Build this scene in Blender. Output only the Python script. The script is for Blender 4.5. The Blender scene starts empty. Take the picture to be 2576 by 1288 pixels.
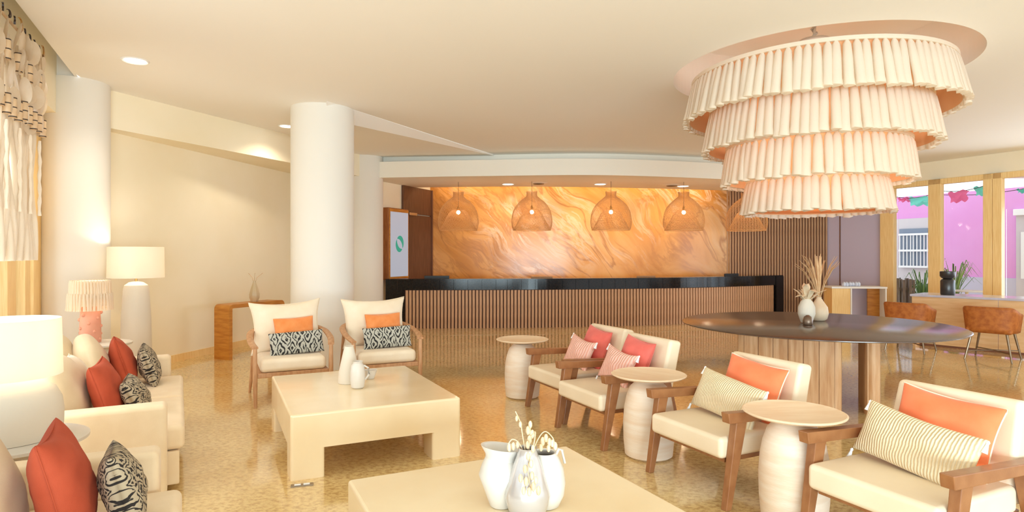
import bpy, bmesh, math, random
from mathutils import Vector, Matrix, Euler
random.seed(7)
PI = math.pi
SC = bpy.context.scene
COL = SC.collection
F, HX, HY, EYE = 1550.0, 1288.0, 640.0, 1.5      # focal length and horizon in pixels, eye height in metres
HC = 3.45                                        # ceiling height

# ------------------------------------------------------------------ camera, world, lights
cam_d = bpy.data.cameras.new('camera'); cam = bpy.data.objects.new('camera', cam_d); COL.objects.link(cam)
cam.location = (0, 0, EYE); cam.rotation_euler = (PI/2, 0, 0)
cam_d.sensor_width = 36; cam_d.lens = 36*F/2576; cam_d.shift_y = -4/2576
cam_d.clip_start = .05; cam_d.clip_end = 200
SC.camera = cam
SC.view_settings.view_transform = 'Standard'; SC.view_settings.look = 'None'
SC.view_settings.gamma = 1; SC.view_settings.use_curve_mapping = False
SC.view_settings.exposure = 0.0
SC.cycles.max_bounces = 10; SC.cycles.diffuse_bounces = 6; SC.cycles.glossy_bounces = 4
SC.cycles.transparent_max_bounces = 16; SC.cycles.sample_clamp_indirect = 6
SC.cycles.caustics_reflective = False; SC.cycles.caustics_refractive = False

W = bpy.data.worlds.new('world'); SC.world = W; W.use_nodes = True
bg = W.node_tree.nodes['Background']
bg.inputs[0].default_value = (.86, .93, 1, 1); bg.inputs[1].default_value = 1.9

def lamp(name, kind, loc, energy, color, size=.1, sy=None, aim=None, spot=None, blend=.6):
    d = bpy.data.lights.new(name, kind); o = bpy.data.objects.new(name, d); COL.objects.link(o)
    o.location = loc; d.energy = energy; d.color = color
    if kind == 'AREA':
        d.size = size
        if sy: d.shape = 'RECTANGLE'; d.size_y = sy
    else:
        d.shadow_soft_size = size
    if kind == 'SPOT': d.spot_size = spot or 2.2; d.spot_blend = blend
    if aim is not None:
        o.rotation_euler = (Vector(aim)-Vector(loc)).to_track_quat('-Z', 'Y').to_euler()
    return o
WARM = (1, .87, .68); WARM2 = (1, .78, .52); DAY = (.93, .94, 1)
# daylight through both window walls, plus an added upward fill behind the camera
lamp('daylight_left', 'AREA', (-4.3, 4.2, 1.5), 90, (.93, .97, .95), 4.5, 2.3, (-2.0, 8.0, .8))
lamp('daylight_right', 'AREA', (11.3, 9.0, 1.3), 260, (.68, .84, 1), 6.5, 2.2, (5, 6.2, 1.3))
lamp('front_fill', 'AREA', (0.8, -6.0, .9), 1700, (.72, .92, 1), 12.0, 2.6, (0.8, -2.0, 4.9))  # added fill, aimed up to brighten the ceiling; no such source in the lobby
# downlights of the canopy and of the main ceiling
DOWN_MAIN = [(340, 152), (722, 317)]
DOWN_CAN = [(1278, 463), (1510, 463), (1718, 468)]
def on_plane(px, py, z):
    Y = F*(EYE-z)/(py-HY)
    return Vector(((px-HX)/F*Y, Y, z))
for px, py in DOWN_MAIN:
    p = on_plane(px, py, HC); lamp('downlight_beam', 'SPOT', (p.x, p.y, HC-.04), 42, WARM, .06, spot=2.4)
for px, py in DOWN_CAN:
    p = on_plane(px, py, 3.0); lamp('downlight_beam', 'SPOT', (p.x, p.y+.15, 2.95), 55, WARM2, .06, aim=(p.x, p.y+.75, 1.6), spot=2.2)

# ------------------------------------------------------------------ materials
def lin(c):
    return tuple(((v/255)/12.92 if v/255 <= .04045 else ((v/255+.055)/1.055)**2.4) for v in c) + (1,)
MATS = {}
def mat(name, rgb, rough=.6, metal=0, rgb2=None, nscale=6, detail=4, bump=0, bscale=60, coat=0, trans=0, stretch=None,
        emit=None, estr=0, sheen=0, spec=.5, contrast=(.35, .65)):
    if name in MATS: return MATS[name]
    m = bpy.data.materials.new(name); m.use_nodes = True; nt = m.node_tree; N = nt.nodes; L = nt.links
    b = N['Principled BSDF']
    b.inputs['Base Color'].default_value = lin(rgb); b.inputs['Roughness'].default_value = rough
    b.inputs['Metallic'].default_value = metal; b.inputs['Coat Weight'].default_value = coat
    b.inputs['Coat Roughness'].default_value = .08; b.inputs['Sheen Weight'].default_value = sheen
    b.inputs['Specular IOR Level'].default_value = spec
    tc = N.new('ShaderNodeTexCoord'); mp = N.new('ShaderNodeMapping'); L.new(tc.outputs['Object'], mp.inputs[0])
    if stretch: mp.inputs['Scale'].default_value = stretch
    if rgb2:
        n = N.new('ShaderNodeTexNoise'); n.inputs['Scale'].default_value = nscale; n.inputs['Detail'].default_value = detail
        L.new(mp.outputs[0], n.inputs['Vector'])
        r = N.new('ShaderNodeValToRGB'); r.color_ramp.elements[0].position = contrast[0]; r.color_ramp.elements[1].position = contrast[1]
        r.color_ramp.elements[0].color = lin(rgb); r.color_ramp.elements[1].color = lin(rgb2)
        L.new(n.outputs['Fac'], r.inputs[0]); L.new(r.outputs[0], b.inputs['Base Color'])
    if bump:
        n2 = N.new('ShaderNodeTexNoise'); n2.inputs['Scale'].default_value = bscale; n2.inputs['Detail'].default_value = 3
        L.new(mp.outputs[0], n2.inputs['Vector'])
        bp = N.new('ShaderNodeBump'); bp.inputs['Strength'].default_value = bump; bp.inputs['Distance'].default_value = .01
        L.new(n2.outputs['Fac'], bp.inputs['Height']); L.new(bp.outputs[0], b.inputs['Normal'])
    if trans:
        out = N['Material Output']; t = N.new('ShaderNodeBsdfTranslucent'); mx = N.new('ShaderNodeMixShader')
        t.inputs[0].default_value = lin(rgb); mx.inputs[0].default_value = trans
        L.new(b.outputs[0], mx.inputs[1]); L.new(t.outputs[0], mx.inputs[2]); L.new(mx.outputs[0], out.inputs[0])
    if emit:
        b.inputs['Emission Color'].default_value = lin(emit); b.inputs['Emission Strength'].default_value = estr
    MATS[name] = m
    return m

M_ceil = mat('ceiling_plaster', (246, 243, 238), .85, bump=.02, bscale=30)
M_wall = mat('wall_plaster', (250, 240, 216), .85, rgb2=(247, 236, 208), nscale=1.2, bump=.03, bscale=40)
M_col = mat('column_plaster', (234, 230, 222), .75, bump=.02, bscale=30)
M_canopy = mat('canopy_plaster', (244, 238, 226), .8)
M_grey = mat('mauve_paint', (200, 192, 216), .7)
M_yellow = mat('honey_wood', (250, 218, 158), .5, rgb2=(240, 202, 136), nscale=5, stretch=(12, 12, .7), bump=.05)
M_console = mat('console_wood', (206, 142, 58), .4, rgb2=(180, 112, 36), nscale=4, stretch=(1, 1, 6), bump=.04)
M_slat = mat('slat_wood', (212, 168, 130), .5, rgb2=(194, 148, 110), nscale=6, stretch=(10, 10, .8))
M_slatb = mat('slat_wall_wood', (194, 152, 112), .5, rgb2=(172, 128, 90), nscale=6, stretch=(10, 10, .8))
M_backing = mat('slat_backing', (120, 80, 60), .7)
M_darkwood = mat('dark_wood', (112, 74, 52), .45, rgb2=(84, 52, 34), nscale=5, stretch=(14, 14, .6))
M_granite = mat('black_granite', (18, 16, 16), .14, rgb2=(34, 30, 28), nscale=60, spec=.28)
M_walnut = mat('walnut_wood', (158, 106, 66), .4, rgb2=(144, 92, 54), nscale=4, stretch=(6, 3, 3), bump=.03, coat=.15)
M_beech = mat('pale_wood', (204, 158, 116), .5, rgb2=(184, 134, 92), nscale=6, stretch=(6, 6, 1.2))
M_stave = mat('stave_wood', (222, 180, 136), .5, rgb2=(198, 146, 98), nscale=3.5, stretch=(8, 8, .8), bump=.04)
M_sofa = mat('sofa_linen', (236, 214, 180), .9, rgb2=(230, 206, 170), nscale=8, bump=.12, bscale=320, sheen=.2)
M_leather = mat('cream_leather', (240, 222, 194), .5, rgb2=(234, 214, 184), nscale=3, bump=.05, bscale=90)
M_cream = mat('cream_cushion', (242, 228, 204), .85, rgb2=(236, 218, 190), nscale=5, bump=.12, bscale=220, sheen=.2)
M_beige = mat('beige_cushion', (226, 206, 172), .9, rgb2=(218, 196, 160), nscale=5, bump=.12, bscale=260, sheen=.2)
M_coral = mat('coral_linen', (184, 78, 48), .9, rgb2=(172, 68, 38), nscale=7, bump=.18, bscale=300, sheen=0)
M_orange = mat('orange_linen', (250, 136, 88), .85, rgb2=(244, 124, 74), nscale=7, bump=.15, bscale=300, sheen=.2)
M_ochre = mat('orange_velvet', (238, 150, 84), .8, rgb2=(228, 132, 62), nscale=9, bump=.1, bscale=200, sheen=.4)
M_rose = mat('rose_linen', (232, 112, 98), .85, rgb2=(222, 98, 86), nscale=7, bump=.12, bscale=260, sheen=.2)
M_table = mat('polished_plaster', (247, 228, 192), .22, rgb2=(241, 218, 178), nscale=2.2, detail=5, bump=.015, bscale=14, coat=.35)
M_ceramic = mat('white_ceramic', (218, 211, 202), .4, rgb2=(210, 202, 190), nscale=4)
M_glaze = mat('pearl_glaze', (196, 190, 186), .2, metal=.4, coat=.6)
M_mattc = mat('matt_ceramic', (218, 207, 190), .8, bump=.1, bscale=60)
M_stool = mat('carved_limed_wood', (240, 226, 208), .6, rgb2=(232, 208, 182), nscale=3, stretch=(1, 1, 7), bump=.2, bscale=30)
M_stooltop = mat('limed_wood_top', (240, 216, 186), .5, rgb2=(232, 202, 168), nscale=4, stretch=(1, 5, 1))
M_darktop = mat('dark_table_top', (80, 60, 50), .2, rgb2=(72, 54, 45), nscale=5, spec=1.0)
M_brown = mat('tan_leather', (186, 110, 46), .6, rgb2=(160, 86, 30), nscale=18, bump=.1, bscale=80)
M_metal = mat('brushed_metal', (150, 132, 112), .35, metal=.9)
M_steel = mat('steel', (190, 184, 176), .25, metal=1)
M_black = mat('black_plastic', (22, 20, 20), .4)
M_blackcer = mat('black_ceramic', (42, 38, 38), .3, rgb2=(58, 54, 52), nscale=3)
M_tasselfab = mat('chandelier_cotton', (250, 240, 224), .9, trans=.45, bump=.2, bscale=120)
M_liner = mat('chandelier_liner', (244, 196, 152), .9, trans=.5)
M_cotton = mat('macrame_cotton', (240, 226, 206), .95, bump=.2, bscale=200)
M_shell = mat('capiz_shell', (240, 228, 210), .35, rgb2=(232, 216, 192), nscale=12, trans=.35)
M_horn = mat('golden_horn', (186, 138, 70), .35, rgb2=(120, 78, 30), nscale=10)
M_bamboo = mat('bamboo', (224, 196, 160), .5, rgb2=(212, 180, 142), nscale=8)
M_darkbead = mat('dark_bead', (60, 44, 32), .4)
M_shade = mat('linen_shade', (248, 242, 230), .8, trans=.45)
M_terra = mat('pink_terracotta', (232, 168, 142), .6, rgb2=(224, 154, 128), nscale=6)
M_fringe = mat('raffia_fringe', (250, 236, 214), .9, trans=.4, rgb2=None, bump=.2)
M_mesh = mat('woven_mesh', (226, 172, 112), .8)
M_gold = mat('brass', (200, 150, 84), .3, metal=.9)
M_dried = mat('dried_stem', (232, 210, 178), .8, rgb2=(220, 190, 150), nscale=20)
M_palm = mat('dried_palm', (222, 186, 142), .8, rgb2=(204, 160, 112), nscale=12)
M_leaf = mat('green_leaf', (120, 160, 96), .6, rgb2=(90, 136, 90), nscale=9)
M_pink = mat('pink_render', (226, 160, 216), .8, rgb2=(222, 152, 210), nscale=1)
M_lilac = mat('lilac_render', (196, 192, 210), .8)
M_stonegrey = mat('pale_stone', (206, 198, 200), .8)
M_white = mat('white_paint', (240, 240, 240), .6)
M_shadeglass = mat('dim_pane', (120, 132, 150), .2)
M_teal = mat('teal_paper', (130, 236, 216), .8, trans=.6)
M_pinkp = mat('pink_paper', (250, 130, 180), .8, trans=.6)
M_oldwood = mat('weathered_wood', (134, 122, 112), .85, rgb2=(104, 92, 84), nscale=5, stretch=(8, 8, 1))
M_pave = mat('paving', (206, 200, 198), .8, rgb2=(190, 184, 184), nscale=4)
M_bulb = mat('bulb_glow', (255, 240, 210), .5, emit=(255, 232, 190), estr=14)
M_led = mat('downlight_glow', (255, 250, 240), .5, emit=(255, 246, 228), estr=9)
M_crystal = mat('crystal', (225, 228, 240), .08, rgb2=(180, 186, 205), nscale=30, coat=.6)
M_screen = mat('screen_glow', (60, 62, 66), .2, emit=(205, 210, 224), estr=.6)
M_tealink = mat('teal_ink', (40, 170, 150), .5, emit=(40, 170, 150), estr=.25)

def glass_mat():
    m = bpy.data.materials.new('window_glass'); m.use_nodes = True; nt = m.node_tree; N = nt.nodes; L = nt.links
    N.remove(N['Principled BSDF'])
    t = N.new('ShaderNodeBsdfTransparent'); g = N.new('ShaderNodeBsdfGlossy'); g.inputs['Roughness'].default_value = .02
    fr = N.new('ShaderNodeFresnel'); fr.inputs[0].default_value = 1.25; mx = N.new('ShaderNodeMixShader')
    t.inputs[0].default_value = (.97, .98, .98, 1)
    L.new(fr.outputs[0], mx.inputs[0]); L.new(t.outputs[0], mx.inputs[1]); L.new(g.outputs[0], mx.inputs[2])
    L.new(mx.outputs[0], N['Material Output'].inputs[0]); return m
M_glass = glass_mat()

def floor_mat():
    m = bpy.data.materials.new('polished_travertine'); m.use_nodes = True; nt = m.node_tree; N = nt.nodes; L = nt.links
    b = N['Principled BSDF']; tc = N.new('ShaderNodeTexCoord')
    n1 = N.new('ShaderNodeTexNoise'); n1.inputs['Scale'].default_value = .8; n1.inputs['Detail'].default_value = 6; n1.inputs['Distortion'].default_value = .8
    n2 = N.new('ShaderNodeTexNoise'); n2.inputs['Scale'].default_value = 26; n2.inputs['Detail'].default_value = 6; n2.inputs['Roughness'].default_value = .7
    mp = N.new('ShaderNodeMapping'); mp.inputs['Rotation'].default_value = (0, 0, .45); mp.inputs['Scale'].default_value = (1, 1.25, 1)
    L.new(tc.outputs['Object'], mp.inputs[0]); L.new(mp.outputs[0], n1.inputs['Vector']); L.new(mp.outputs[0], n2.inputs['Vector'])
    r1 = N.new('ShaderNodeValToRGB'); e = r1.color_ramp.elements
    e[0].position = .3; e[0].color = lin((222, 188, 124)); e[1].position = .7; e[1].color = lin((244, 222, 168))
    r2 = N.new('ShaderNodeValToRGB'); e = r2.color_ramp.elements
    e[0].position = .36; e[0].color = lin((176, 146, 108)); e[1].position = .56; e[1].color = (1, 1, 1, 1)
    mx = N.new('ShaderNodeMix'); mx.data_type = 'RGBA'; mx.blend_type = 'MULTIPLY'; mx.inputs[0].default_value = .65
    L.new(n1.outputs['Fac'], r1.inputs[0]); L.new(n2.outputs['Fac'], r2.inputs[0])
    L.new(r1.outputs[0], mx.inputs[6]); L.new(r2.outputs[0], mx.inputs[7]); L.new(mx.outputs[2], b.inputs['Base Color'])
    rr = N.new('ShaderNodeMapRange'); rr.inputs[3].default_value = .06; rr.inputs[4].default_value = .18
    L.new(n1.outputs['Fac'], rr.inputs[0]); L.new(rr.outputs[0], b.inputs['Roughness'])
    b.inputs['Specular IOR Level'].default_value = 1.0; b.inputs['Coat Weight'].default_value = .5; b.inputs['Coat Roughness'].default_value = .06
    return m
M_floor = floor_mat()

def marble_mat():
    m = bpy.data.materials.new('amber_onyx'); m.use_nodes = True; nt = m.node_tree; N = nt.nodes; L = nt.links
    b = N['Principled BSDF']; tc = N.new('ShaderNodeTexCoord')
    warp = N.new('ShaderNodeTexNoise'); warp.inputs['Scale'].default_value = .45; warp.inputs['Detail'].default_value = 2
    L.new(tc.outputs['Object'], warp.inputs['Vector'])
    sub = N.new('ShaderNodeVectorMath'); sub.operation = 'SUBTRACT'; sub.inputs[1].default_value = (.5,.5,.5); L.new(warp.outputs['Color'], sub.inputs[0])
    scl = N.new('ShaderNodeVectorMath'); scl.operation = 'SCALE'; scl.inputs['Scale'].default_value = 1.3; L.new(sub.outputs[0], scl.inputs[0])
    add = N.new('ShaderNodeVectorMath'); add.operation = 'ADD'; L.new(tc.outputs['Object'], add.inputs[0]); L.new(scl.outputs[0], add.inputs[1])
    rot = N.new('ShaderNodeMapping'); rot.inputs['Rotation'].default_value = (0, -.75, 0); L.new(add.outputs[0], rot.inputs[0])
    def nz(scale, stretch, detail, dist=0, rough=.55, off=0):
        mp = N.new('ShaderNodeMapping'); mp.inputs['Scale'].default_value = stretch; mp.inputs['Location'].default_value = (off,off,off)
        L.new(rot.outputs[0], mp.inputs[0]); n = N.new('ShaderNodeTexNoise'); n.inputs['Scale'].default_value = scale
        n.inputs['Detail'].default_value = detail; n.inputs['Distortion'].default_value = dist; n.inputs['Roughness'].default_value = rough
        L.new(mp.outputs[0], n.inputs['Vector']); return n.outputs['Fac']
    def ramp(f, *st):
        r = N.new('ShaderNodeValToRGB'); e = r.color_ramp.elements
        e[0].position, e[0].color = st[0]; e[1].position, e[1].color = st[-1]
        for p, c in st[1:-1]: x = e.new(p); x.color = c
        L.new(f, r.inputs[0]); return r.outputs[0]
    def mixc(f, a, bb, mode='MIX'):
        x = N.new('ShaderNodeMix'); x.data_type = 'RGBA'; x.blend_type = mode
        for i, v in ((0,f),(6,a),(7,bb)):
            if isinstance(v, (int,float,tuple)): x.inputs[i].default_value = v
            else: L.new(v, x.inputs[i])
        return x.outputs[2]
    g = (0,0,0,1); w = (1,1,1,1)
    base = ramp(nz(1.0, (.35,1,1.3), 6, .6), (.32, lin((204,136,60))), (.48, lin((224,160,86))), (.6, lin((230,174,108))), (.72, lin((236,196,146))))
    # long dark hairlines where a stretched noise crosses its middle value, only inside patches
    v1 = ramp(nz(1.5, (.22,1,1.5), 4, .4, .5, 3), (.455, g), (.485, w), (.515, g)); p1 = ramp(nz(.5, (1,1,1), 2, 0, .5, 7), (.45, g), (.6, w))
    v2 = ramp(nz(4.5, (.16,1,1.2), 5, .5, .6, 5), (.44, g), (.5, w), (.56, g)); p2 = ramp(nz(.6, (1,1,1), 2, 0, .5, 12), (.46, g), (.62, w))
    c = mixc(mixc(1.0, mixc(1.0, v1, p1, 'MULTIPLY'), (.75,.75,.75,1), 'MULTIPLY'), base, lin((172,108,48)))
    c = mixc(mixc(1.0, mixc(1.0, v2, p2, 'MULTIPLY'), (.6,.6,.6,1), 'MULTIPLY'), c, lin((178,114,54)))
    # pale milky veins, stronger low on the slabs
    v3 = ramp(nz(2.4, (.25,1,1.4), 7, .8, .65, 21), (.5, g), (.56, w), (.62, g)); p3 = ramp(nz(.45, (1,1,1.2), 3, 0, .5, 31), (.42, g), (.62, w))
    c = mixc(mixc(1.0, mixc(1.0, v3, p3, 'MULTIPLY'), (.7,.7,.7,1), 'MULTIPLY'), c, lin((252,226,200)))
    L.new(c, b.inputs['Base Color']); b.inputs['Roughness'].default_value = .2
    return m
M_marble = marble_mat()

def pattern_mat(name, light, dark, n=(5, 2.5), noise=.35):
    """printed cloth: distorted nested diamonds, dark on light"""
    m = bpy.data.materials.new(name); m.use_nodes = True; nt = m.node_tree; N = nt.nodes; L = nt.links
    b = N['Principled BSDF']; b.inputs['Roughness'].default_value = .9
    uv = N.new('ShaderNodeTexCoord'); nz = N.new('ShaderNodeTexNoise'); nz.inputs['Scale'].default_value = 7; nz.inputs['Detail'].default_value = 2
    L.new(uv.outputs['UV'], nz.inputs['Vector'])
    sub = N.new('ShaderNodeVectorMath'); sub.operation = 'SUBTRACT'; L.new(nz.outputs['Color'], sub.inputs[0]); sub.inputs[1].default_value = (.5, .5, .5)
    sc = N.new('ShaderNodeVectorMath'); sc.operation = 'SCALE'; sc.inputs['Scale'].default_value = noise*.4; L.new(sub.outputs[0], sc.inputs[0])
    ad = N.new('ShaderNodeVectorMath'); ad.operation = 'ADD'; L.new(uv.outputs['UV'], ad.inputs[0]); L.new(sc.outputs[0], ad.inputs[1])
    sp = N.new('ShaderNodeSeparateXYZ'); L.new(ad.outputs[0], sp.inputs[0])
    def M(op, a, bb=None):
        x = N.new('ShaderNodeMath'); x.operation = op
        for i, v in enumerate((a, bb)):
            if v is None: continue
            if isinstance(v, (int, float)): x.inputs[i].default_value = v
            else: L.new(v, x.inputs[i])
        return x.outputs[0]
    def tri(o, k):
        return M('ABSOLUTE', M('SUBTRACT', M('FRACT', M('MULTIPLY', o, k)), .5))
    d = M('ADD', tri(sp.outputs[0], n[0]), tri(sp.outputs[1], n[1]))
    ring = M('SINE', M('MULTIPLY', d, 22.0))
    n3 = N.new('ShaderNodeTexNoise'); n3.inputs['Scale'].default_value = 14; L.new(uv.outputs['UV'], n3.inputs['Vector'])
    v = M('ADD', ring, M('MULTIPLY', M('SUBTRACT', n3.outputs['Fac'], .5), 3.2))
    r = N.new('ShaderNodeValToRGB'); e = r.color_ramp.elements
    e[0].position = .5; e[0].color = lin(light); e[1].position = .56; e[1].color = lin(dark)
    L.new(M('ADD', M('MULTIPLY', v, .3), .42), r.inputs[0]); L.new(r.outputs[0], b.inputs['Base Color'])
    return m
M_print = pattern_mat('diamond_print', (186, 184, 172), (40, 38, 38))
M_print2 = pattern_mat('bold_print', (176, 160, 134), (36, 30, 28), n=(4, 4), noise=.6)

def ribbed_mat(name, c1, c2, k):
    m = bpy.data.materials.new(name); m.use_nodes = True; nt = m.node_tree; N = nt.nodes; L = nt.links
    b = N['Principled BSDF']; b.inputs['Roughness'].default_value = .9
    uv = N.new('ShaderNodeTexCoord'); w = N.new('ShaderNodeTexWave'); w.inputs['Scale'].default_value = k
    w.inputs['Distortion'].default_value = 1.4; w.inputs['Detail'].default_value = 2; w.inputs['Detail Scale'].default_value = 2
    L.new(uv.outputs['UV'], w.inputs['Vector'])
    r = N.new('ShaderNodeValToRGB'); r.color_ramp.elements[0].color = lin(c1); r.color_ramp.elements[1].color = lin(c2)
    r.color_ramp.elements[0].position = .0; r.color_ramp.elements[1].position = .45
    L.new(w.outputs['Fac'], r.inputs[0]); L.new(r.outputs[0], b.inputs['Base Color'])
    bp = N.new('ShaderNodeBump'); bp.inputs['Strength'].default_value = .6; bp.inputs['Distance'].default_value = .01
    L.new(w.outputs['Fac'], bp.inputs['Height']); L.new(bp.outputs[0], b.inputs['Normal'])
    return m
M_rib = ribbed_mat('pleated_cream', (226, 198, 152), (236, 218, 184), 12)
M_pinkrib = ribbed_mat('blush_chevron', (230, 160, 140), (244, 196, 180), 5)

# ------------------------------------------------------------------ mesh helpers
class MB:
    def __init__(s): s.v = []; s.f = []; s.uv = None
    def add(s, vs, fs):
        o = len(s.v); s.v += [tuple(v) for v in vs]; s.f += [tuple(i+o for i in f) for f in fs]; return s
    def box(s, x0, x1, y0, y1, z0, z1):
        return s.hexa([(x0,y0,z0),(x1,y0,z0),(x1,y1,z0),(x0,y1,z0)], [(x0,y0,z1),(x1,y0,z1),(x1,y1,z1),(x0,y1,z1)])
    def hexa(s, lo, hi):
        return s.add(list(lo)+list(hi), [(3,2,1,0),(4,5,6,7),(0,1,5,4),(1,2,6,5),(2,3,7,6),(3,0,4,7)])
    def prism(s, poly, z0, z1):
        n = len(poly)
        return s.add([(x,y,z0) for x,y in poly]+[(x,y,z1) for x,y in poly],
                     [tuple(range(n-1,-1,-1)), tuple(range(n,2*n))]+[(i,(i+1)%n,n+(i+1)%n,n+i) for i in range(n)])
    def lathe(s, prof, n=32, c=(0,0,0), sx=1, sy=1, cap=True):
        vs = []; fs = []; k = len(prof)
        for r, z in prof:
            for i in range(n):
                a = 2*PI*i/n; vs.append((c[0]+r*sx*math.cos(a), c[1]+r*sy*math.sin(a), c[2]+z))
        for j in range(k-1):
            for i in range(n):
                i2 = (i+1)%n; fs.append((j*n+i, j*n+i2, (j+1)*n+i2, (j+1)*n+i))
        if cap:
            if prof[0][0] > 1e-4: fs.append(tuple(range(n-1,-1,-1)))
            if prof[-1][0] > 1e-4: fs.append(tuple((k-1)*n+i for i in range(n)))
        return s.add(vs, fs)
    def tube(s, pts, rad, n=8, sx=1.0, up=(0,0,1), cap=True):
        """tube along points; rad a number or one per point (or (rx, ry) pairs)"""
        P = [Vector(p) for p in pts]; vs = []; fs = []; m = len(P)
        for i, p in enumerate(P):
            d = (P[min(i+1,m-1)]-P[max(i-1,0)]).normalized()
            u = Vector(up); 
            if abs(d.dot(u)) > .97: u = Vector((0,1,0)) if abs(d.y) < .9 else Vector((1,0,0))
            a = d.cross(u).normalized(); b = a.cross(d).normalized()
            r = rad[i] if isinstance(rad, (list, tuple)) and not (len(rad)==2 and m!=2) else rad
            rx, ry = r if isinstance(r, (list, tuple)) else (r*sx, r)
            for k in range(n):
                t = 2*PI*k/n+PI/n; vs.append(p+a*rx*math.cos(t)+b*ry*math.sin(t))
        for j in range(m-1):
            for k in range(n):
                k2 = (k+1)%n; fs.append((j*n+k, j*n+k2, (j+1)*n+k2, (j+1)*n+k))
        if cap: fs.append(tuple(range(n-1,-1,-1))); fs.append(tuple((m-1)*n+k for k in range(n)))
        return s.add(vs, fs)
    def ball(s, c, r, n=10, m=6, sx=1, sy=1, sz=1):
        prof = [(max(1e-5, r*math.sin(PI*j/m)), -r*math.cos(PI*j/m)) for j in range(m+1)]
        vs0 = len(s.v); s.lathe(prof, n, (0,0,0), cap=False)
        for i in range(vs0, len(s.v)):
            x,y,z = s.v[i]; s.v[i] = (c[0]+x*sx, c[1]+y*sy, c[2]+z*sz)
        return s
    def mesh(s, name='mesh', smooth=True, angle=40):
        me = bpy.data.meshes.new(name); me.from_pydata(s.v, [], s.f); me.validate(); me.update()
        bm = bmesh.new(); bm.from_mesh(me); bmesh.ops.recalc_face_normals(bm, faces=bm.faces); bm.to_mesh(me); bm.free()
        if smooth:
            me.shade_smooth(); me.set_sharp_from_angle(angle=math.radians(angle))
        return me

def obj(name, mb, m, parent=None, loc=(0,0,0), rot=(0,0,0), bevel=0, seg=2, subsurf=0, smooth=True, angle=40):
    me = mb.mesh(name, smooth, angle) if isinstance(mb, MB) else mb
    if m and not me.materials: me.materials.append(m)
    o = bpy.data.objects.new(name, me); COL.objects.link(o); o.location = loc; o.rotation_euler = rot
    if parent: o.parent = parent
    if bevel:
        b = o.modifiers.new('bevel', 'BEVEL'); b.width = bevel; b.segments = seg; b.limit_method = 'ANGLE'; b.angle_limit = .6
        if smooth: me.shade_smooth(); b.harden_normals = True
    if subsurf:
        q = o.modifiers.new('sub', 'SUBSURF'); q.levels = subsurf; q.render_levels = subsurf
    return o
def tag(o, label=None, cat=None, group=None, kind=None):
    if label: o['label'] = label
    if cat: o['category'] = cat
    if group: o['group'] = group
    if kind: o['kind'] = kind
    return o
def thing(name, label, cat, loc=(0,0,0), yaw=0, group=None, rot=None):
    o = bpy.data.objects.new(name, None); COL.objects.link(o); o.empty_display_size = .1
    o.location = loc; o.rotation_euler = rot or (0,0,yaw)
    return tag(o, label, cat, group)
def struct_root(name, loc=(0,0,0), yaw=0):
    o = bpy.data.objects.new(name, None); COL.objects.link(o); o.location = loc; o.rotation_euler = (0,0,yaw); o['kind'] = 'structure'; return o
def struct(name, mb, m, parent=None, **k):
    o = obj(name, mb, m, parent, **k)
    if not parent: o['kind'] = 'structure'
    return o
def dup(o, parent=None, loc=None, yaw=None, label=None, group=None):
    c = o.copy(); COL.objects.link(c); c.parent = parent
    if loc is not None: c.location = loc
    if yaw is not None: c.rotation_euler = (0,0,yaw)
    if label: c['label'] = label
    if group: c['group'] = group
    for ch in list(o.children): dup(ch, c)
    return c
def R(d): return math.radians(d)
U = Vector((.9, .436, 0)).normalized(); V = Vector((-.436, .9, 0)).normalized()
def catmull(P, n=10):
    out = []; P = [Vector(p) for p in P]; Q = [2*P[0]-P[1]]+P+[2*P[-1]-P[-2]]
    for i in range(1, len(Q)-2):
        for k in range(n):
            t = k/n; a,b,c,d = Q[i-1],Q[i],Q[i+1],Q[i+2]
            out.append(.5*((2*b)+(c-a)*t+(2*a-5*b+4*c-d)*t*t+(3*b-a-3*c+d)*t**3))
    out.append(P[-1]); return out
def resample(pts, step=None, count=None):
    L = [0]
    for a, b in zip(pts, pts[1:]): L.append(L[-1]+(b-a).length)
    T = L[-1]; count = count or max(2, round(T/step)); out = []
    for i in range(count+1):
        t = T*i/count; j = max(k for k in range(len(L)) if L[k] <= t+1e-9); j = min(j, len(pts)-2)
        f = (t-L[j])/max(1e-9, L[j+1]-L[j]); p = pts[j].lerp(pts[j+1], min(1,f)); out.append((p, (pts[j+1]-pts[j]).normalized()))
    return out, T
def strip(pts, z0, z1, off0, off1):
    """wall-like solid following a plan curve between two sideways offsets (positive = away from the room)"""
    mb = MB(); S = []
    for i, p in enumerate(pts):
        d = (pts[min(i+1,len(pts)-1)]-pts[max(i-1,0)]).normalized(); n = Vector((-d.y, d.x, 0))
        S.append((p+n*off0, p+n*off1))
    vs = []; fs = []
    for a, b in S: vs += [(a.x,a.y,z0),(b.x,b.y,z0),(b.x,b.y,z1),(a.x,a.y,z1)]
    for i in range(len(S)-1):
        for k in range(4): fs.append((i*4+k, i*4+(k+1)%4, i*4+4+(k+1)%4, i*4+4+k))
    fs += [(3,2,1,0), tuple(len(vs)-4+k for k in range(4))]
    return mb.add(vs, fs)

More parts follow.
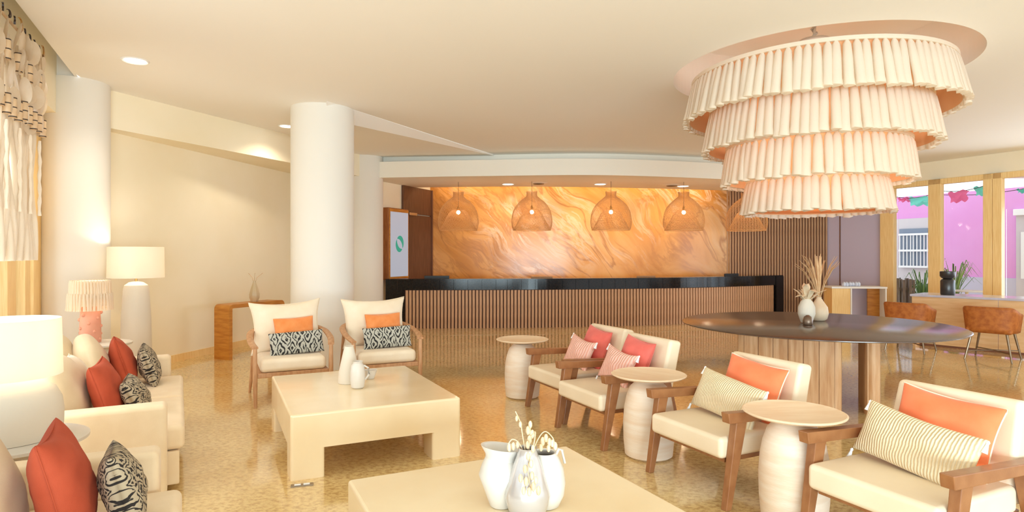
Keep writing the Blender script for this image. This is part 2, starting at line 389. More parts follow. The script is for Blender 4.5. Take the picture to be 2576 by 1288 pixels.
# ------------------------------------------------------------------ floor and ceiling
CX, CY = 3.23, 6.58                                # axis shared by the round table, the chandelier and the ceiling recess
struct('floor', MB().add([(-9,-4,0),(16,-4,0),(16,17,0),(-9,17,0),(-9,-4,-.1),(16,-4,-.1),(16,17,-.1),(-9,17,-.1)],
       [(0,1,2,3),(7,6,5,4),(0,4,5,1),(1,5,6,2),(2,6,7,3),(3,7,4,0)]), M_floor, smooth=False)
def ceiling():
    mb = MB(); z = HC; n = 96; r = 1.46; h = 1.8
    circ = [(CX+r*math.cos(2*PI*i/n), CY+r*math.sin(2*PI*i/n)) for i in range(n)]
    sq = []
    for i in range(n):
        c, s_ = math.cos(2*PI*i/n), math.sin(2*PI*i/n); k = h/max(abs(c), abs(s_)); sq.append((CX+c*k, CY+s_*k))
    mb.add([(x,y,z) for x,y in circ]+[(x,y,z) for x,y in sq], [(i,(i+1)%n,n+(i+1)%n,n+i) for i in range(n)])
    # recess wall and top
    mb.add([(x,y,z) for x,y in circ]+[(x,y,z+.62) for x,y in circ], [(i,(i+1)%n,n+(i+1)%n,n+i) for i in range(n)]+[tuple(range(n,2*n))])
    x0, x1, y0, y1 = CX-h, CX+h, CY-h, CY+h
    def quad(*p): mb.add([(a,b,z) for a,b in p], [tuple(range(len(p)))])
    quad((x1,-3),(14,-3),(14,15.8),(x1,15.8)); quad((x0,-3),(x1,-3),(x1,y0),(x0,y0)); quad((x0,y1),(x1,y1),(x1,15.8),(x0,15.8))
    e = Vector((-4.72,6.67,0)); a = e-V*9.6
    quad((a.x,a.y),(x0,-3),(x0,15.8),(-2.2,15.8),(-4.95,7.6),(e.x,e.y))
    return mb
struct('ceiling', ceiling(), M_ceil, smooth=False)
# folded plaster wedge in front of the canopy, between the second and third columns
P0 = on_plane(820, 290, HC); P0.y = 8.0; P0.x = -2.42; Cc = Vector((-.37, 12.0, HC))
wa = on_plane(822, 254, HC); wb = on_plane(822, 300, 3.3)
struct('trim_1', MB().add([tuple(wa),tuple(wb),(Cc.x,Cc.y,HC+.001),(Cc.x+.02,Cc.y+.05,HC-.02),(-3.9,12.2,HC+.001),(-3.9,12.2,HC-.03)],
       [(0,1,3,2),(1,5,3),(0,4,5,1),(2,3,5,4),(0,2,4)]), M_ceil, smooth=False)
# raised curtain pocket above the left windows
E0 = Vector((-4.72,6.67,0))
def vquad(p, q, z0, z1, t=.1, side=-1):
    """upright wall between plan points p and q, thickness t towards side (left of p->q positive)"""
    d = (q-p).normalized(); n = Vector((-d.y, d.x, 0))*side*t
    return MB().hexa([(p.x,p.y,z0),(q.x,q.y,z0),((q+n).x,(q+n).y,z0),((p+n).x,(p+n).y,z0)],
                     [(p.x,p.y,z1),(q.x,q.y,z1),((q+n).x,(q+n).y,z1),((p+n).x,(p+n).y,z1)])
a0 = E0-V*9.6
struct('trim_2', vquad(a0, E0+V*.15, HC+.002, HC+.36, .03, 1), M_ceil, smooth=False)
WL = E0-U*.45                                   # a point on the left window wall's inner face
b0 = WL-V*9.6; b1 = WL+V*.75
struct('trim_3', MB().hexa([(a0.x,a0.y,HC+.36),((E0+V*1.6).x,(E0+V*1.6).y,HC+.36),((b1+V*1.3).x,(b1+V*1.3).y,HC+.36),(b0.x,b0.y,HC+.36)],
                           [(a0.x,a0.y,HC+.4),((E0+V*1.6).x,(E0+V*1.6).y,HC+.4),((b1+V*1.3).x,(b1+V*1.3).y,HC+.4),(b0.x,b0.y,HC+.4)]), M_ceil, smooth=False)
HL = E0-U*.2; kk = (147-HX)/F; tt = (HL.x-kk*HL.y)/(kk*V.y-V.x)
struct('wall_left', vquad(HL-V*9.6, HL+V*tt, 3.04, HC+.37, .42, 1), M_wall, smooth=False)
# wall and dropped beam running back from the first column
def WB(y, off=0):                               # point on the long left wall at depth y
    return Vector((-4.68+.415*(y-7.85)+off, y, 0))
struct('trim_9', vquad(E0+V*.2+U*.1, E0+V*.2-U*.7, HC-.0, HC+.4, .05, 1), M_ceil, smooth=False)
WB1 = [Vector((-4.93,7.5,0)), Vector((-4.05,11.7,0)), Vector((-2.9,12.35,0))]
struct('wall_back_left', vquad(WB1[0], WB1[1], 0, HC+.02, .15, 1), M_wall, smooth=False)
struct('wall_back_left_return', vquad(WB1[1], WB1[2], 0, HC+.02, .15, 1), M_wall, smooth=False)
struct('wall_back_left_end', vquad(WB(12.0), WB(14.75), 0, HC+.02, .15, 1), M_wall, smooth=False)
struct('wall_left_return', vquad(Vector((-5.35,7.15,0)), WB1[0]+Vector((-.03,.02,0)), 0, HC+.02, .1, 1), M_wall, smooth=False)
q0, q1 = WB(7.12)+Vector((.13,0,0)), WB(11.95)+Vector((.13,0,0))
struct('trim_4', MB().prism([(q0.x,q0.y),(q1.x,q1.y),(WB1[1].x-.02,WB1[1].y),(WB1[0].x-.02,WB1[0].y)], 3.0, HC), M_wall, smooth=False)
struct('baseboard_left', vquad(WB1[0], WB1[1], 0, .1, .015, -1), M_yellow, smooth=False)

# ------------------------------------------------------------------ columns
def column(name, x, y, r):
    struct(name, MB().lathe([(r,0),(r,HC+.4 if name=='column' else HC)], 64, (x,y,0)), M_col)
for nm, x, y, r, lab in [('column', -4.965, 7.02, .33, 'white round column at far left beside the hanging macrame'),
                    ('column', -2.55, 8.3, .41, 'white round column in the middle behind the two cushioned armchairs'),
                    ('column', -2.98, 12.2, .42, 'white round column partly hidden, at the left end of the reception desk')]:
    top = HC
    root = obj('column', MB().lathe([(r,.0),(r,top)], 72, (0,0,0)), M_col, loc=(x,y,0)); root['kind'] = 'structure'; root['label'] = lab

# ------------------------------------------------------------------ left windows (full height, honey wood frames)
wr = struct_root('window_1')
def wl_at(px):                                  # where the sight line of column px meets the left window wall
    k = (px-HX)/F; p = WL
    t = (p.x-k*p.y)/(k*V.y-V.x); return p+V*t
def post(p, q, z0, z1, par, name='window_frame', t=.09, m=M_yellow, bev=.006):
    return obj(name, vquad(p, q, z0, z1, t, 1), m, par, bevel=bev, smooth=False)
for a, b in [(104, 80), (79, 58), (49, 36), (11, -12), (-60,-90), (-230,-262)]:
    post(wl_at(a), wl_at(b), 0, 3.12, wr)
s0 = wl_at(104); s1 = WL-V*8.8
post(s0, s1, 2.98, 3.06, wr, 'head_rail'); post(s0, s1, 0, .1, wr, 'bottom_rail')
obj('pane', vquad(s0-U*.04, s1-U*.04, .1, 3.04, .006, 1), M_glass, wr, smooth=False)
for k in range(1, 5): post(s0-V*(1.5+1.6*k), s0-V*(1.58+1.6*k), .1, 3.04, wr)

# ------------------------------------------------------------------ right window wall
PR = Vector((8.42, 13.85, 0))                   # its far end; it runs towards the camera along -V
def wr_at(px):
    k = (px-HX)/F; t = (PR.x-k*PR.y)/(k*V.y-V.x); return PR+V*t
GT = 2.95
frames = [(2222, 2256), (2343, 2375), (2481, 2504), (2505, 2528), (2640, 2680), (2800, 2850)]
struct('wall_right', vquad(PR+V*.1, PR-V*13, 3.06, HC+.02, .2, 1), M_wall, smooth=False)
wrr = struct_root('window_2')
for a, b in frames:
    post(wr_at(a), wr_at(b), 0, 3.06, wrr, t=-.12)
    p, q = wr_at(a), wr_at(b); m = (p+q)/2; d = (q-p)*.22
    obj('glazing_bead', vquad(m-d-U*.02, m+d-U*.02, .1, 2.98, .02, -1), M_yellow, wrr, smooth=False)
post(wr_at(2222), PR-V*13, GT, 3.06, wrr, 'head_rail', t=-.12); post(wr_at(2222), PR-V*13, 0, .12, wrr, 'bottom_rail', t=-.12)
obj('pane', vquad(wr_at(2256)+U*.05, wr_at(2343)+U*.05, .12, GT, .006, 1), M_glass, wrr, smooth=False)
obj('pane', vquad(wr_at(2375)+U*.05, wr_at(2481)+U*.05, .12, GT, .006, 1), M_glass, wrr, smooth=False)
obj('pane', vquad(wr_at(2528)+U*.05, wr_at(2640)+U*.05, .12, GT, .006, 1), M_glass, wrr, smooth=False)
for k in range(2, 7): post(PR-V*(2.2+1.35*k), PR-V*(2.35+1.35*k), .1, 2.98, wrr, t=-.12)

# ------------------------------------------------------------------ back of the lobby: onyx wall, slat wall, mauve wall, canopy
marble = catmull([(-2.15,14.5,0),(1,14.4,0),(3.3,14.75,0),(5.38,15.27,0)], 10)
struct('wall_back', strip(marble, 0, HC+.02, 0, .15), M_marble, angle=60)
S0, S1 = Vector((5.3,15.28,0)), Vector((7.74,15.12,0))
sw = struct_root('wall_slatted')
obj('backing', vquad(S0, S1, 0, HC, .1, 1), M_backing, sw, smooth=False)
nS = 36; d = (S1-S0)/nS; slat_me = None
for i in range(nS):
    p = S0+d*(i+.5)
    if slat_me is None: slat_me = MB().box(-.02,.02,-.03,.0,0,HC-.01).mesh('slat', False)
    obj('slat', slat_me, M_slatb, sw, loc=p, rot=(0,0,math.atan2(d.y,d.x)))
struct('wall_mauve', vquad(S1, PR, 0, HC+.02, .12, 1), M_grey, smooth=False)
struct('trim_5', vquad(S1+(PR-S1)*.22-Vector((.01,.012,0)), S1+(PR-S1)*.235-Vector((.01,.012,0)), 0, HC, .012, 1), M_backing, smooth=False)

front = catmull([(-2.95,12.1,0),(-1.9,11.95,0),(-.6,11.8,0),(1.74,11.66,0),(4.4,12.35,0),(6.4,13.35,0),(8.6,14.7,0)], 10)
back = catmull([(-2.6,13.85,0),(.3,13.62,0),(3.1,13.98,0),(5.1,14.5,0),(8.3,15.5,0)], 10)
fr_r,_ = resample(front, count=60); bk_r,_ = resample(back, count=60)
mb = MB(); vs = []; fs = []
for (a,_),(b,_) in zip(fr_r, bk_r):
    vs += [(a.x,a.y,3.0),(b.x,b.y,3.0),(b.x,b.y,3.08),(a.x,a.y+.05,3.31),(a.x,a.y,3.31)]
for i in range(60):
    for k in range(5): fs.append((i*5+k, i*5+(k+1)%5, i*5+5+(k+1)%5, i*5+5+k))
mb.add(vs, fs+[(4,3,2,1,0), tuple(300+k for k in range(5))])
struct('trim_6', mb, M_canopy, angle=25)
up = [p+Vector((.12,.28,0)) for p in front]
struct('trim_7', strip(up, 3.2, HC, 0, .06), M_canopy, angle=25)
cap_ = strip(up, 3.29, 3.315, -.3, .1)
# warm cove light washing the onyx
cv,_ = resample(catmull([(-1.7,14.12,0),(1,13.98,0),(3.3,14.34,0),(5.0,14.82,0)], 8), count=6)
for (p,_),(q,_) in zip(cv, cv[1:]):
    m = (p+q)/2; o = lamp('cove_light', 'AREA', (m.x, m.y, 3.3), 7, (1, .74, .42), (q-p).length*.95, .08)
    o.rotation_euler = (R(12), 0, math.atan2(q.y-p.y, q.x-p.x))

# the tall dark cupboard door on the back part of the left wall
dr = struct_root('door_1')
def wb_box(y0, y1, z0, z1, t, out0=0):
    n = Vector((.924,-.383,0)); p, q = WB(y0)+n*out0, WB(y1)+n*out0
    return vquad(p, q, z0, z1, t, -1)
obj('door_leaf', wb_box(13.35, 14.45, 0, 2.38, .05, .003), M_darkwood, dr, bevel=.004, smooth=False)
obj('upper_panel', wb_box(13.35, 14.45, 2.40, 3.0, .05, .003), M_darkwood, dr, bevel=.004, smooth=False)
obj('door_frame', wb_box(14.46, 14.5, 0, 3.0, .07, .003), M_backing, dr, smooth=False)
tag(obj('door_closer', wb_box(13.5, 13.8, 2.36, 2.42, .05, .055), M_steel, dr, bevel=.005, smooth=False), 'steel door closer')

# ------------------------------------------------------------------ ceiling fittings
def downlight(px, py, z, r, lab):
    p = on_plane(px, py, z); t = thing('downlight', lab, 'ceiling light', (p.x,p.y,z), 0, 'recessed round downlights')
    obj('trim_ring', MB().lathe([(r,-.001),(r+.02,-.012),(r+.035,-.001)], 32, cap=False), M_white, t)
    obj('lens', MB().lathe([(.001,-.006),(r,-.006),(r,-.001),(.001,-.001)], 32, cap=False), M_led, t)
downlight(340,152,HC,.095,'round glowing downlight in main ceiling nearest the macrame')
downlight(722,317,HC,.095,'round glowing downlight in main ceiling just left of the middle column')
downlight(1278,463,3.0,.11,'glowing downlight over the desk, leftmost of three')
downlight(1510,463,3.0,.11,'glowing downlight over the desk, middle of three')
downlight(1718,468,3.0,.11,'glowing downlight over the desk, right one beside the chandelier')
for px, py, lab in [(1355,460,'round air diffuser in the canopy beside the second mesh pendant'),(1690,465,'round air diffuser in the canopy beside the fourth mesh pendant')]:
    p = on_plane(px, py, 3.0); t = thing('air_vent', lab, 'vent', (p.x,p.y,3.0))
    obj('flange', MB().lathe([(.1,-.02),(.16,-.012),(.2,-.001)], 28, cap=False), M_canopy, t)
    for rr in (.04,.07,.1): obj('ring', MB().lathe([(rr,-.022),(rr+.012,-.03),(rr+.018,-.015)], 28, cap=False), M_metal, t)

# ------------------------------------------------------------------ reception desk
DK = catmull([(-2.545,12.42,0),(-.8,12.5,0),(.92,12.65,0),(3.6,13.25,0),(5.3,14.02,0),(6.45,14.72,0)], 10)
desk = thing('reception_desk', 'long curved reception desk, black granite top over vertical wooden slats', 'reception desk')
rs, TL = resample(DK, count=200)
pts = [p for p,_ in rs]
inner = pts[8:-6]
obj('carcass', strip(inner, 0, .98, .04, .09), M_backing, desk, angle=25)
obj('countertop', strip(pts, .985, 1.005, -.035, .36), M_granite, desk, angle=25)
obj('inner_worktop', strip(pts[6:-14], .72, .75, .1, .72), M_darkwood, desk, angle=25)
# granite fascia tiles, each a slab of its own
NT = 34
for i in range(NT):
    a = int(i*200/NT); b = int((i+1)*200/NT); seg = [pts[k] for k in range(a, b+1)]
    d0 = (seg[1]-seg[0]).normalized()*.0025; seg[0] = seg[0]+d0; seg[-1] = seg[-1]-d0
    obj('granite_tile', strip(seg, .785, .984, -.03-.002*(i%2), .03), M_granite, desk, smooth=False)
# slats
a_i, b_i = 9, 193
seg = pts[a_i:b_i]; sl,_ = resample(seg, step=.071); sm = MB().box(-.024,.024,-.018,.02,0,.775).mesh('slat', False)
for p, d_ in sl:
    obj('slat', sm, M_slat, desk, loc=p, rot=(0,0,math.atan2(d_.y,d_.x)))
obj('end_panel', strip(pts[0:9], 0, .784, -.025, .3), M_granite, desk, angle=25)
obj('end_panel', strip(pts[194:201], 0, .984, -.045, .35), M_granite, desk, angle=25)
# lighter stone border on the floor along the desk
bd,_ = resample(DK, count=14)
bdp = [p for p,_ in bd]
struct('trim_8', strip([p for p,_ in resample(DK, count=40)[0]], .0005, .003, -1.05, .02),
       mat('cream_travertine', (222,196,150), .2, rgb2=(196,164,116), nscale=14, detail=6, coat=.3), angle=60)

def monitor(px, lab, m=M_black, w=.52, ztop=1.055, dy=.42):
    # behind the counter: find desk point in the sight line
    k = (px-HX)/F; best = min(pts, key=lambda p: abs(p.x/p.y-k)); i = pts.index(best); d = (pts[min(i+1,200)]-pts[i-1]).normalized()
    n = Vector((-d.y,d.x,0)); p = best+n*dy; p.x = k*p.y
    t = thing('computer_monitor', lab, 'monitor', (p.x,p.y,.752), math.atan2(d.y,d.x), 'monitors behind the reception counter')
    obj('screen', MB().box(-w/2,w/2,-.012,.012,ztop-.752-.3,ztop-.752), m, t, bevel=.004, smooth=False)
    obj('stand', MB().box(-.03,.03,.012,.03,.0,.15).box(-.1,.1,-.06,.1,0,.012), m, t, bevel=.003, smooth=False)
monitor(1099, 'black monitor top showing above the left end of the counter')
monitor(1840, 'black monitor top showing above the right end of the counter', w=.45, ztop=1.06)
M_tray = mat('tan_tray', (176,128,84), .5)
monitor(1363, 'tan-backed low monitor above the middle of the counter, under the second pendant', M_tray, .46, 1.035)
monitor(1625, 'tan-backed low monitor above the counter, between third and fourth pendants', M_tray, .44, 1.035)

# wooden housing with lit screen on the left wall
n_ = Vector((.924,-.383,0))
kp = WB(12.62); kyaw = math.atan2(.415,1)*-1
kiosk = thing('wall_screen', 'wood-framed upright display with teal ring emblem on the wall left of the desk', 'display', (kp.x,kp.y,0), -math.atan(.415))
# local: Y along the wall, X out of the wall
obj('housing', MB().box(.004,.2,0,.76,.98,2.46), mat('housing_wood',(176,110,58),.5,rgb2=(146,84,38),nscale=5,stretch=(8,8,1)), kiosk, bevel=.012, smooth=False)
obj('bezel', MB().box(.2,.215,.02,.74,1.0,2.44), M_console, kiosk, bevel=.004, smooth=False)
obj('screen', MB().box(.215,.221,.05,.71,1.04,2.38), M_screen, kiosk, smooth=False)
def emblem():
    # two interlocking curved blades forming an open ring
    mb = MB()
    for s in (0, PI):
        o = []; i_ = []
        for k in range(15):
            t = k/14; a = s+R(-35)+t*R(165); ro = .135+.02*math.sin(t*PI); ri = .135-.065*math.sin(t*PI)**.7-.002
            o.append((math.cos(a)*ro, math.sin(a)*ro*1.15)); i_.append((math.cos(a)*ri, math.sin(a)*ri*1.05))
        n = len(o); vs = [(.222,.38+x,1.72+z) for x,z in o]+[(.222,.38+x,1.72+z) for x,z in i_]
        vs += [(.225,v[1],v[2]) for v in vs]
        fs = []
        for k in range(n-1): fs += [(k,k+1,n+k+1,n+k),(2*n+k,3*n+k,3*n+k+1,2*n+k+1),(k,2*n+k,2*n+k+1,k+1),(n+k,n+k+1,3*n+k+1,3*n+k)]
        mb.add(vs, fs)
    return mb
tag(obj('emblem', emblem(), M_tealink, kiosk, smooth=False), 'teal ring emblem of two curved blades')

# ------------------------------------------------------------------ mesh pendants above the desk
def pend_profile():
    P = [(.115,.79),(.105,.74),(.11,.69),(.16,.65),(.25,.58),(.33,.49),(.385,.39),(.41,.28),(.42,.17),(.41,.08),(.385,.0)]
    return P
def wire_mesh(prof, n, sub=2, thick=.0045):
    # diagonal net: twisted grid turned to thin bars by a wireframe modifier
    pr = []
    for a, b in zip(prof, prof[1:]):
        for k in range(sub): t = k/sub; pr.append((a[0]+(b[0]-a[0])*t, a[1]+(b[1]-a[1])*t))
    pr.append(prof[-1]); vs = []; fs = []
    for j,(r,z) in enumerate(pr):
        for i in range(n):
            a = 2*PI*(i+.5*(j%2))/n+.02*math.sin(j*1.7+i*.9); vs.append((r*math.cos(a), r*math.sin(a), z+.006*math.sin(i*2.1+j)))
    for j in range(len(pr)-1):
        for i in range(n):
            i2 = (i+1)%n
            if j%2 == 0: fs += [(j*n+i, (j+1)*n+i, j*n+i2) , (j*n+i2,(j+1)*n+i,(j+1)*n+i2)]
            else: fs += [(j*n+i,(j+1)*n+i2,j*n+i2),(j*n+i,(j+1)*n+i,(j+1)*n+i2)]
    me = bpy.data.meshes.new('net'); me.from_pydata(vs, [], fs); me.update(); return me
def pendant():
    t = thing('pendant_lamp', 'x', 'pendant lamp', (0,0,2.0), 0, 'woven mesh pendant lamps over the reception desk')
    for nm, me, th in (('outer_shade', wire_mesh(pend_profile(), 44, 3), .0045),
                       ('inner_shade', wire_mesh([(.11,.42),(.19,.36),(.24,.27),(.3,.15),(.35,.06),(.38,.0)], 36, 3), .0055)):
        o = obj(nm, me, M_mesh, t); w = o.modifiers.new('wire','WIREFRAME'); w.thickness = th; w.use_even_offset = False; w.use_replace = True
    obj('rim', MB().tube([(.386*math.cos(a*PI/16), .386*math.sin(a*PI/16), 0) for a in range(33)], .006, 6), M_mesh, t)
    obj('cord', MB().tube([(0,0,.5),(0,0,.999)], .004, 6), M_darkbead, t)
    obj('socket', MB().lathe([(.022,.41),(.026,.46),(.015,.5)], 12), M_gold, t)
    obj('bulb', MB().ball((0,0,.37), .042), M_bulb, t)
    return t
pp = pendant(); first = True
for px, z, lab in [(1153,12.75,'woven mesh pendant lamp above the desk, leftmost, in front of the onyx edge'),
                (1338,12.65,'woven mesh pendant lamp above the desk, second from left'),
                (1537,12.65,'woven mesh pendant lamp above the desk, third from left, in the middle'),
                (1720,12.75,'woven mesh pendant lamp above the desk, just left of the chandelier'),
                (1878,13.0,'woven mesh pendant lamp half hidden by the fringed chandelier')]:
    loc = ((px-HX)/F*z, z, 2.0)
    if first: pp.location = loc; pp['label'] = lab; first = False
    else: dup(pp, None, loc, 0, lab)
    lamp('pendant_glow', 'POINT', (loc[0],loc[1],2.33), 5, WARM2, .05)

# ------------------------------------------------------------------ chandelier
ch = thing('chandelier', 'huge four-tiered cream chandelier of gathered cotton tassels above the round table', 'chandelier', (CX,CY,0))
def tassel_mesh(L, w):
    """one gathered strand of cotton, neck at the top, frayed flare at the bottom (hangs down from z=0)"""
    prof = [(.30,0),(.16,.05),(.40,.14),(.50,.45),(.52,.85),(.60,1.0)]
    vs = []; fs = []; n = 6
    for j,(r,t) in enumerate(prof):
        for i in range(n):
            a = 2*PI*i/n; vs.append((r*w*math.cos(a)*1.06, r*w*.75*math.sin(a), -t*L+(.006*math.sin(i*2.3) if j==5 else 0)))
    for j in range(5):
        for i in range(n): fs.append((j*n+i, j*n+(i+1)%n, (j+1)*n+(i+1)%n, (j+1)*n+i))
    fs.append(tuple(5*n+i for i in range(n)))
    return MB().add(vs, fs).mesh('tassel', True, 80)
tiers = [(3.40,2.95,1.24,1.33,100),(3.08,2.61,1.05,1.125,84),(2.67,2.25,.875,.925,66),(2.30,1.935,.665,.725,50)]
for z1, z0, r1, r0, n in tiers:
    tr = obj('fringe_tier', MB().lathe([(r1-.012,z1-.03),(r1+.022,z1-.03),(r1+.022,z1+.006),(r1-.012,z1+.006),(r1-.012,z1-.03)], 96, cap=False), M_tasselfab, ch)
    obj('liner', MB().lathe([(r1-.03,z1-.01),(r0-.05,z0+.03)], 80, cap=False), M_liner, tr)
    w = 2*PI*(r0)/n
    mes = [tassel_mesh((z1-z0)*k, w) for k in (.98,1.0,1.03)]
    tilt = math.atan2(r0-r1, z1-z0)
    for i in range(n):
        a = 2*PI*(i+random.uniform(-.12,.12))/n
        o = obj('tassel', mes[random.randrange(3)], M_tasselfab, tr, loc=(r1*math.cos(a), r1*math.sin(a), z1-.005))
        o.rotation_euler = Euler((-tilt+random.uniform(-.03,.03), random.uniform(-.04,.04), a+PI/2), 'XYZ')
obj('bottom_diffuser', MB().lathe([(.0005,1.975),(.66,1.975),(.66,1.985),(.0005,1.985)], 64, cap=False), M_liner, ch)
obj('ceiling_rose', MB().lathe([(.001,3.79),(.15,3.79),(.18,3.76),(.15,3.72),(.001,3.72)], 32, cap=False), M_ceramic, ch)
obj('rod', MB().tube([(0,0,2.3),(0,0,4.06)], .016, 10), M_ceramic, ch)
obj('chain', MB().tube([(.03*math.cos(k*1.3),.03*math.sin(k*1.3),3.78+.018*k) for k in range(16)], .011, 6), M_ceramic, ch)
for z1, z0, r1, r0, n in tiers:
    for k in range(4):
        a = k*PI/2+.4; obj('spoke', MB().tube([(0,0,z1-.01),((r1-.01)*math.cos(a),(r1-.01)*math.sin(a),z1-.01)], .006, 6), M_metal, ch)
for k in range(4):
    a = k*PI/2; lamp('chandelier_glow', 'POINT', (CX+.4*math.cos(a), CY+.4*math.sin(a), 2.5), 4.5, WARM, .08)
lamp('chandelier_glow', 'POINT', (CX, CY, 2.15), 3, WARM, .08)

# ------------------------------------------------------------------ round table with three slab legs
rt = thing('round_table', 'large round dark-topped table on pale wooden slab legs under the chandelier', 'table', (CX+.02,CY+.04,0))
obj('table_top', MB().lathe([(.001,.735),(1.33,.735),(1.37,.745),(1.37,.752),(1.355,.76),(.001,.76)], 128, cap=False), M_darktop, rt)
obj('under_frame', MB().lathe([(.001,.70),(1.0,.70),(1.0,.735),(.001,.735)], 64, cap=False), M_backing, rt)
def slab(cx, cy, dirx, diry, Lw, th, n):
    d = Vector((dirx,diry,0)).normalized(); root = obj('slab_leg', MB().box(-Lw/2+.01,Lw/2-.01,-th/2+.02,th/2-.02,0,.7), M_stave, rt,
        loc=(cx-CX-.02, cy-CY-.04, 0), rot=(0,0,math.atan2(d.y,d.x)), smooth=False)
    w = (Lw-th)/(n-2)
    for i in range(n):
        if i in (0, n-1):
            s = -1 if i == 0 else 1; c0 = s*(Lw/2-th/2)
            poly = [(c0+s*math.cos(a)*th/2, math.sin(a)*th/2) for a in [R(-90+15*k) for k in range(13)]]
            o = obj('stave', MB().prism(poly if s>0 else poly[::-1], 0, .7), M_stave, root, smooth=True, angle=30)
        else:
            x0 = -Lw/2+th/2+(i-1)*w; o = obj('stave', MB().box(x0+.002,x0+w-.002,-th/2,th/2,0,.7), M_stave, root, bevel=.003, smooth=False)
slab(2.68, 5.98, .9, -.42, .92, .12, 8)
slab(3.52, 6.08, .42, .9, .80, .13, 8)
slab(3.1, 7.3, .9, .42, .8, .12, 8)

# ------------------------------------------------------------------ plaster coffee tables
def coffee_table(loc, yaw, lab):
    t = thing('coffee_table', lab, 'coffee table', loc, yaw, 'cream plaster coffee tables')
    w, d, h, ap = 1.2, 1.48, .435, .30
    def rr(x0,x1,y0,y1,r,n=5):
        return [(cx+r*math.cos(a0+k*PI/2/n), cy+r*math.sin(a0+k*PI/2/n)) for cx,cy,a0 in ((x1-r,y1-r,0),(x0+r,y1-r,PI/2),(x0+r,y0+r,PI),(x1-r,y0+r,1.5*PI)) for k in range(n+1)]
    out = rr(-w/2,w/2,-d/2,d/2,.02); n = len(out); rings = [(out,h-.235),(out,h-.014)]
    for k in range(1,5):
        a = k*PI/8; e = .014*(1-math.cos(a)); rings.append((rr(-w/2+e,w/2-e,-d/2+e,d/2-e,.02-e), h-.014+.014*math.sin(a)))
    vs = [(x,y,z) for P_,z in rings for x,y in P_]; m = len(rings)
    fs = [(j*n+i,j*n+(i+1)%n,(j+1)*n+(i+1)%n,(j+1)*n+i) for j in range(m-1) for i in range(n)]+[tuple(range(n-1,-1,-1)), tuple((m-1)*n+i for i in range(n))]
    obj('table_top', MB().add(vs, fs), M_table, t, smooth=False)
    for sx in (-1,1):
        for sy in (-1,1):
            x0, x1 = (w/2-.22, w/2) if sx > 0 else (-w/2, -w/2+.22); y0, y1 = (d/2-.22, d/2) if sy > 0 else (-d/2, -d/2+.22)
            obj('leg', MB().prism(rr(x0,x1,y0,y1,.02),0,h-.235), M_table, t, smooth=False)
    return t
TYAW = R(25.8)
c1 = (Vector((-1.456,4.066,0))+Vector((-1.031,5.917,0)))/2
coffee_table(c1, TYAW, 'cream plaster coffee table in the middle, before the two cushioned armchairs')
bl = Vector((-.778,2.906,0)); br = Vector((.302,3.439,0)); c2 = (bl+br)/2 - V*.74
coffee_table(c2, TYAW, 'cream plaster coffee table nearest the camera, cut off by the frame bottom')

# ------------------------------------------------------------------ carved side tables
def stool(loc, lab):
    t = thing('side_table', lab, 'side table', loc, random.uniform(0,3), 'round-topped carved side tables')
    obj('base', MB().lathe([(.155,0),(.175,.015),(.185,.12),(.188,.25),(.18,.36),(.165,.44),(.14,.51),(.105,.545),(.09,.56)], 40), M_stool, t)
    obj('neck', MB().lathe([(.095,.56),(.085,.572),(.1,.582)], 32), M_steel, t)
    obj('table_top', MB().lathe([(.001,.58),(.2,.581),(.25,.59),(.275,.603),(.277,.608),(.268,.612),(.25,.604),(.001,.601)], 56, cap=False), M_stooltop, t)
    return t
stool((.11,6.5,0), 'round cream side table with turned base, farthest, left of the rose-pillow armchairs')
stool((1.02,4.6,0), 'round cream side table with turned base between the second and third lounge armchairs')
stool((1.6,3.5,0), 'round cream side table with turned base, nearest, cut by the frame bottom')

# ------------------------------------------------------------------ pillows
def pillow_mesh(w, h, t, pinch=.08, seed=0, n=22, rc=0):
    rnd = random.Random(seed); ph = [rnd.uniform(0,6) for _ in range(8)]
    mb = MB(); vs = []; uv = []
    def pt(i, j, side):
        u = math.sin((-1+2*i/n)*PI/2*.98)/math.sin(PI/2*.98); v = math.sin((-1+2*j/n)*PI/2*.98)/math.sin(PI/2*.98)
        x = w/2*u*(1-pinch*(1-v*v))*(1-rc*u*u*v*v); z = h/2*v*(1-pinch*1.2*(1-u*u))*(1-rc*u*u*v*v)
        k = max(0,(1-u*u)*(1-v*v)); th = t/2*k**.42
        wr = .012*math.sin(5*u+3*v+ph[0])*k+.008*math.sin(9*v-7*u+ph[1])*k
        cr = 0
        return (x, side*(th+wr*.5+cr), z+.01*math.sin(3*u+ph[3])*h)
    m = n+1
    for side in (-1,1):
        for j in range(m):
            for i in range(m): vs.append(pt(i,j,side)); q_ = pt(i,j,side); uv.append((q_[0]/w+.5, q_[2]/w+.5))
    fs = []
    for j in range(n):
        for i in range(n):
            a = j*m+i; fs.append((a,a+1,a+m+1,a+m)); b = m*m+a; fs.append((b,b+m,b+m+1,b+1))
    edge = [(i,0) for i in range(n)]+[(n,j) for j in range(n)]+[(n-i,n) for i in range(n)]+[(0,n-j) for j in range(n)]
    for k in range(len(edge)):
        a = edge[k]; b = edge[(k+1)%len(edge)]; ia = a[1]*m+a[0]; ib = b[1]*m+b[0]; fs.append((ia, m*m+ia, m*m+ib, ib))
    me = bpy.data.meshes.new('pillow'); me.from_pydata(vs, [], fs)
    L = me.uv_layers.new(name='UVMap')
    for lp in me.loops: L.data[lp.index].uv = uv[lp.vertex_index]
    me.update(); bm = bmesh.new(); bm.from_mesh(me); bmesh.ops.recalc_face_normals(bm, faces=bm.faces); bm.to_mesh(me); bm.free()
    me.shade_smooth()
    # stand on z=0
    for v in me.vertices: v.co.z += h/2
    return me
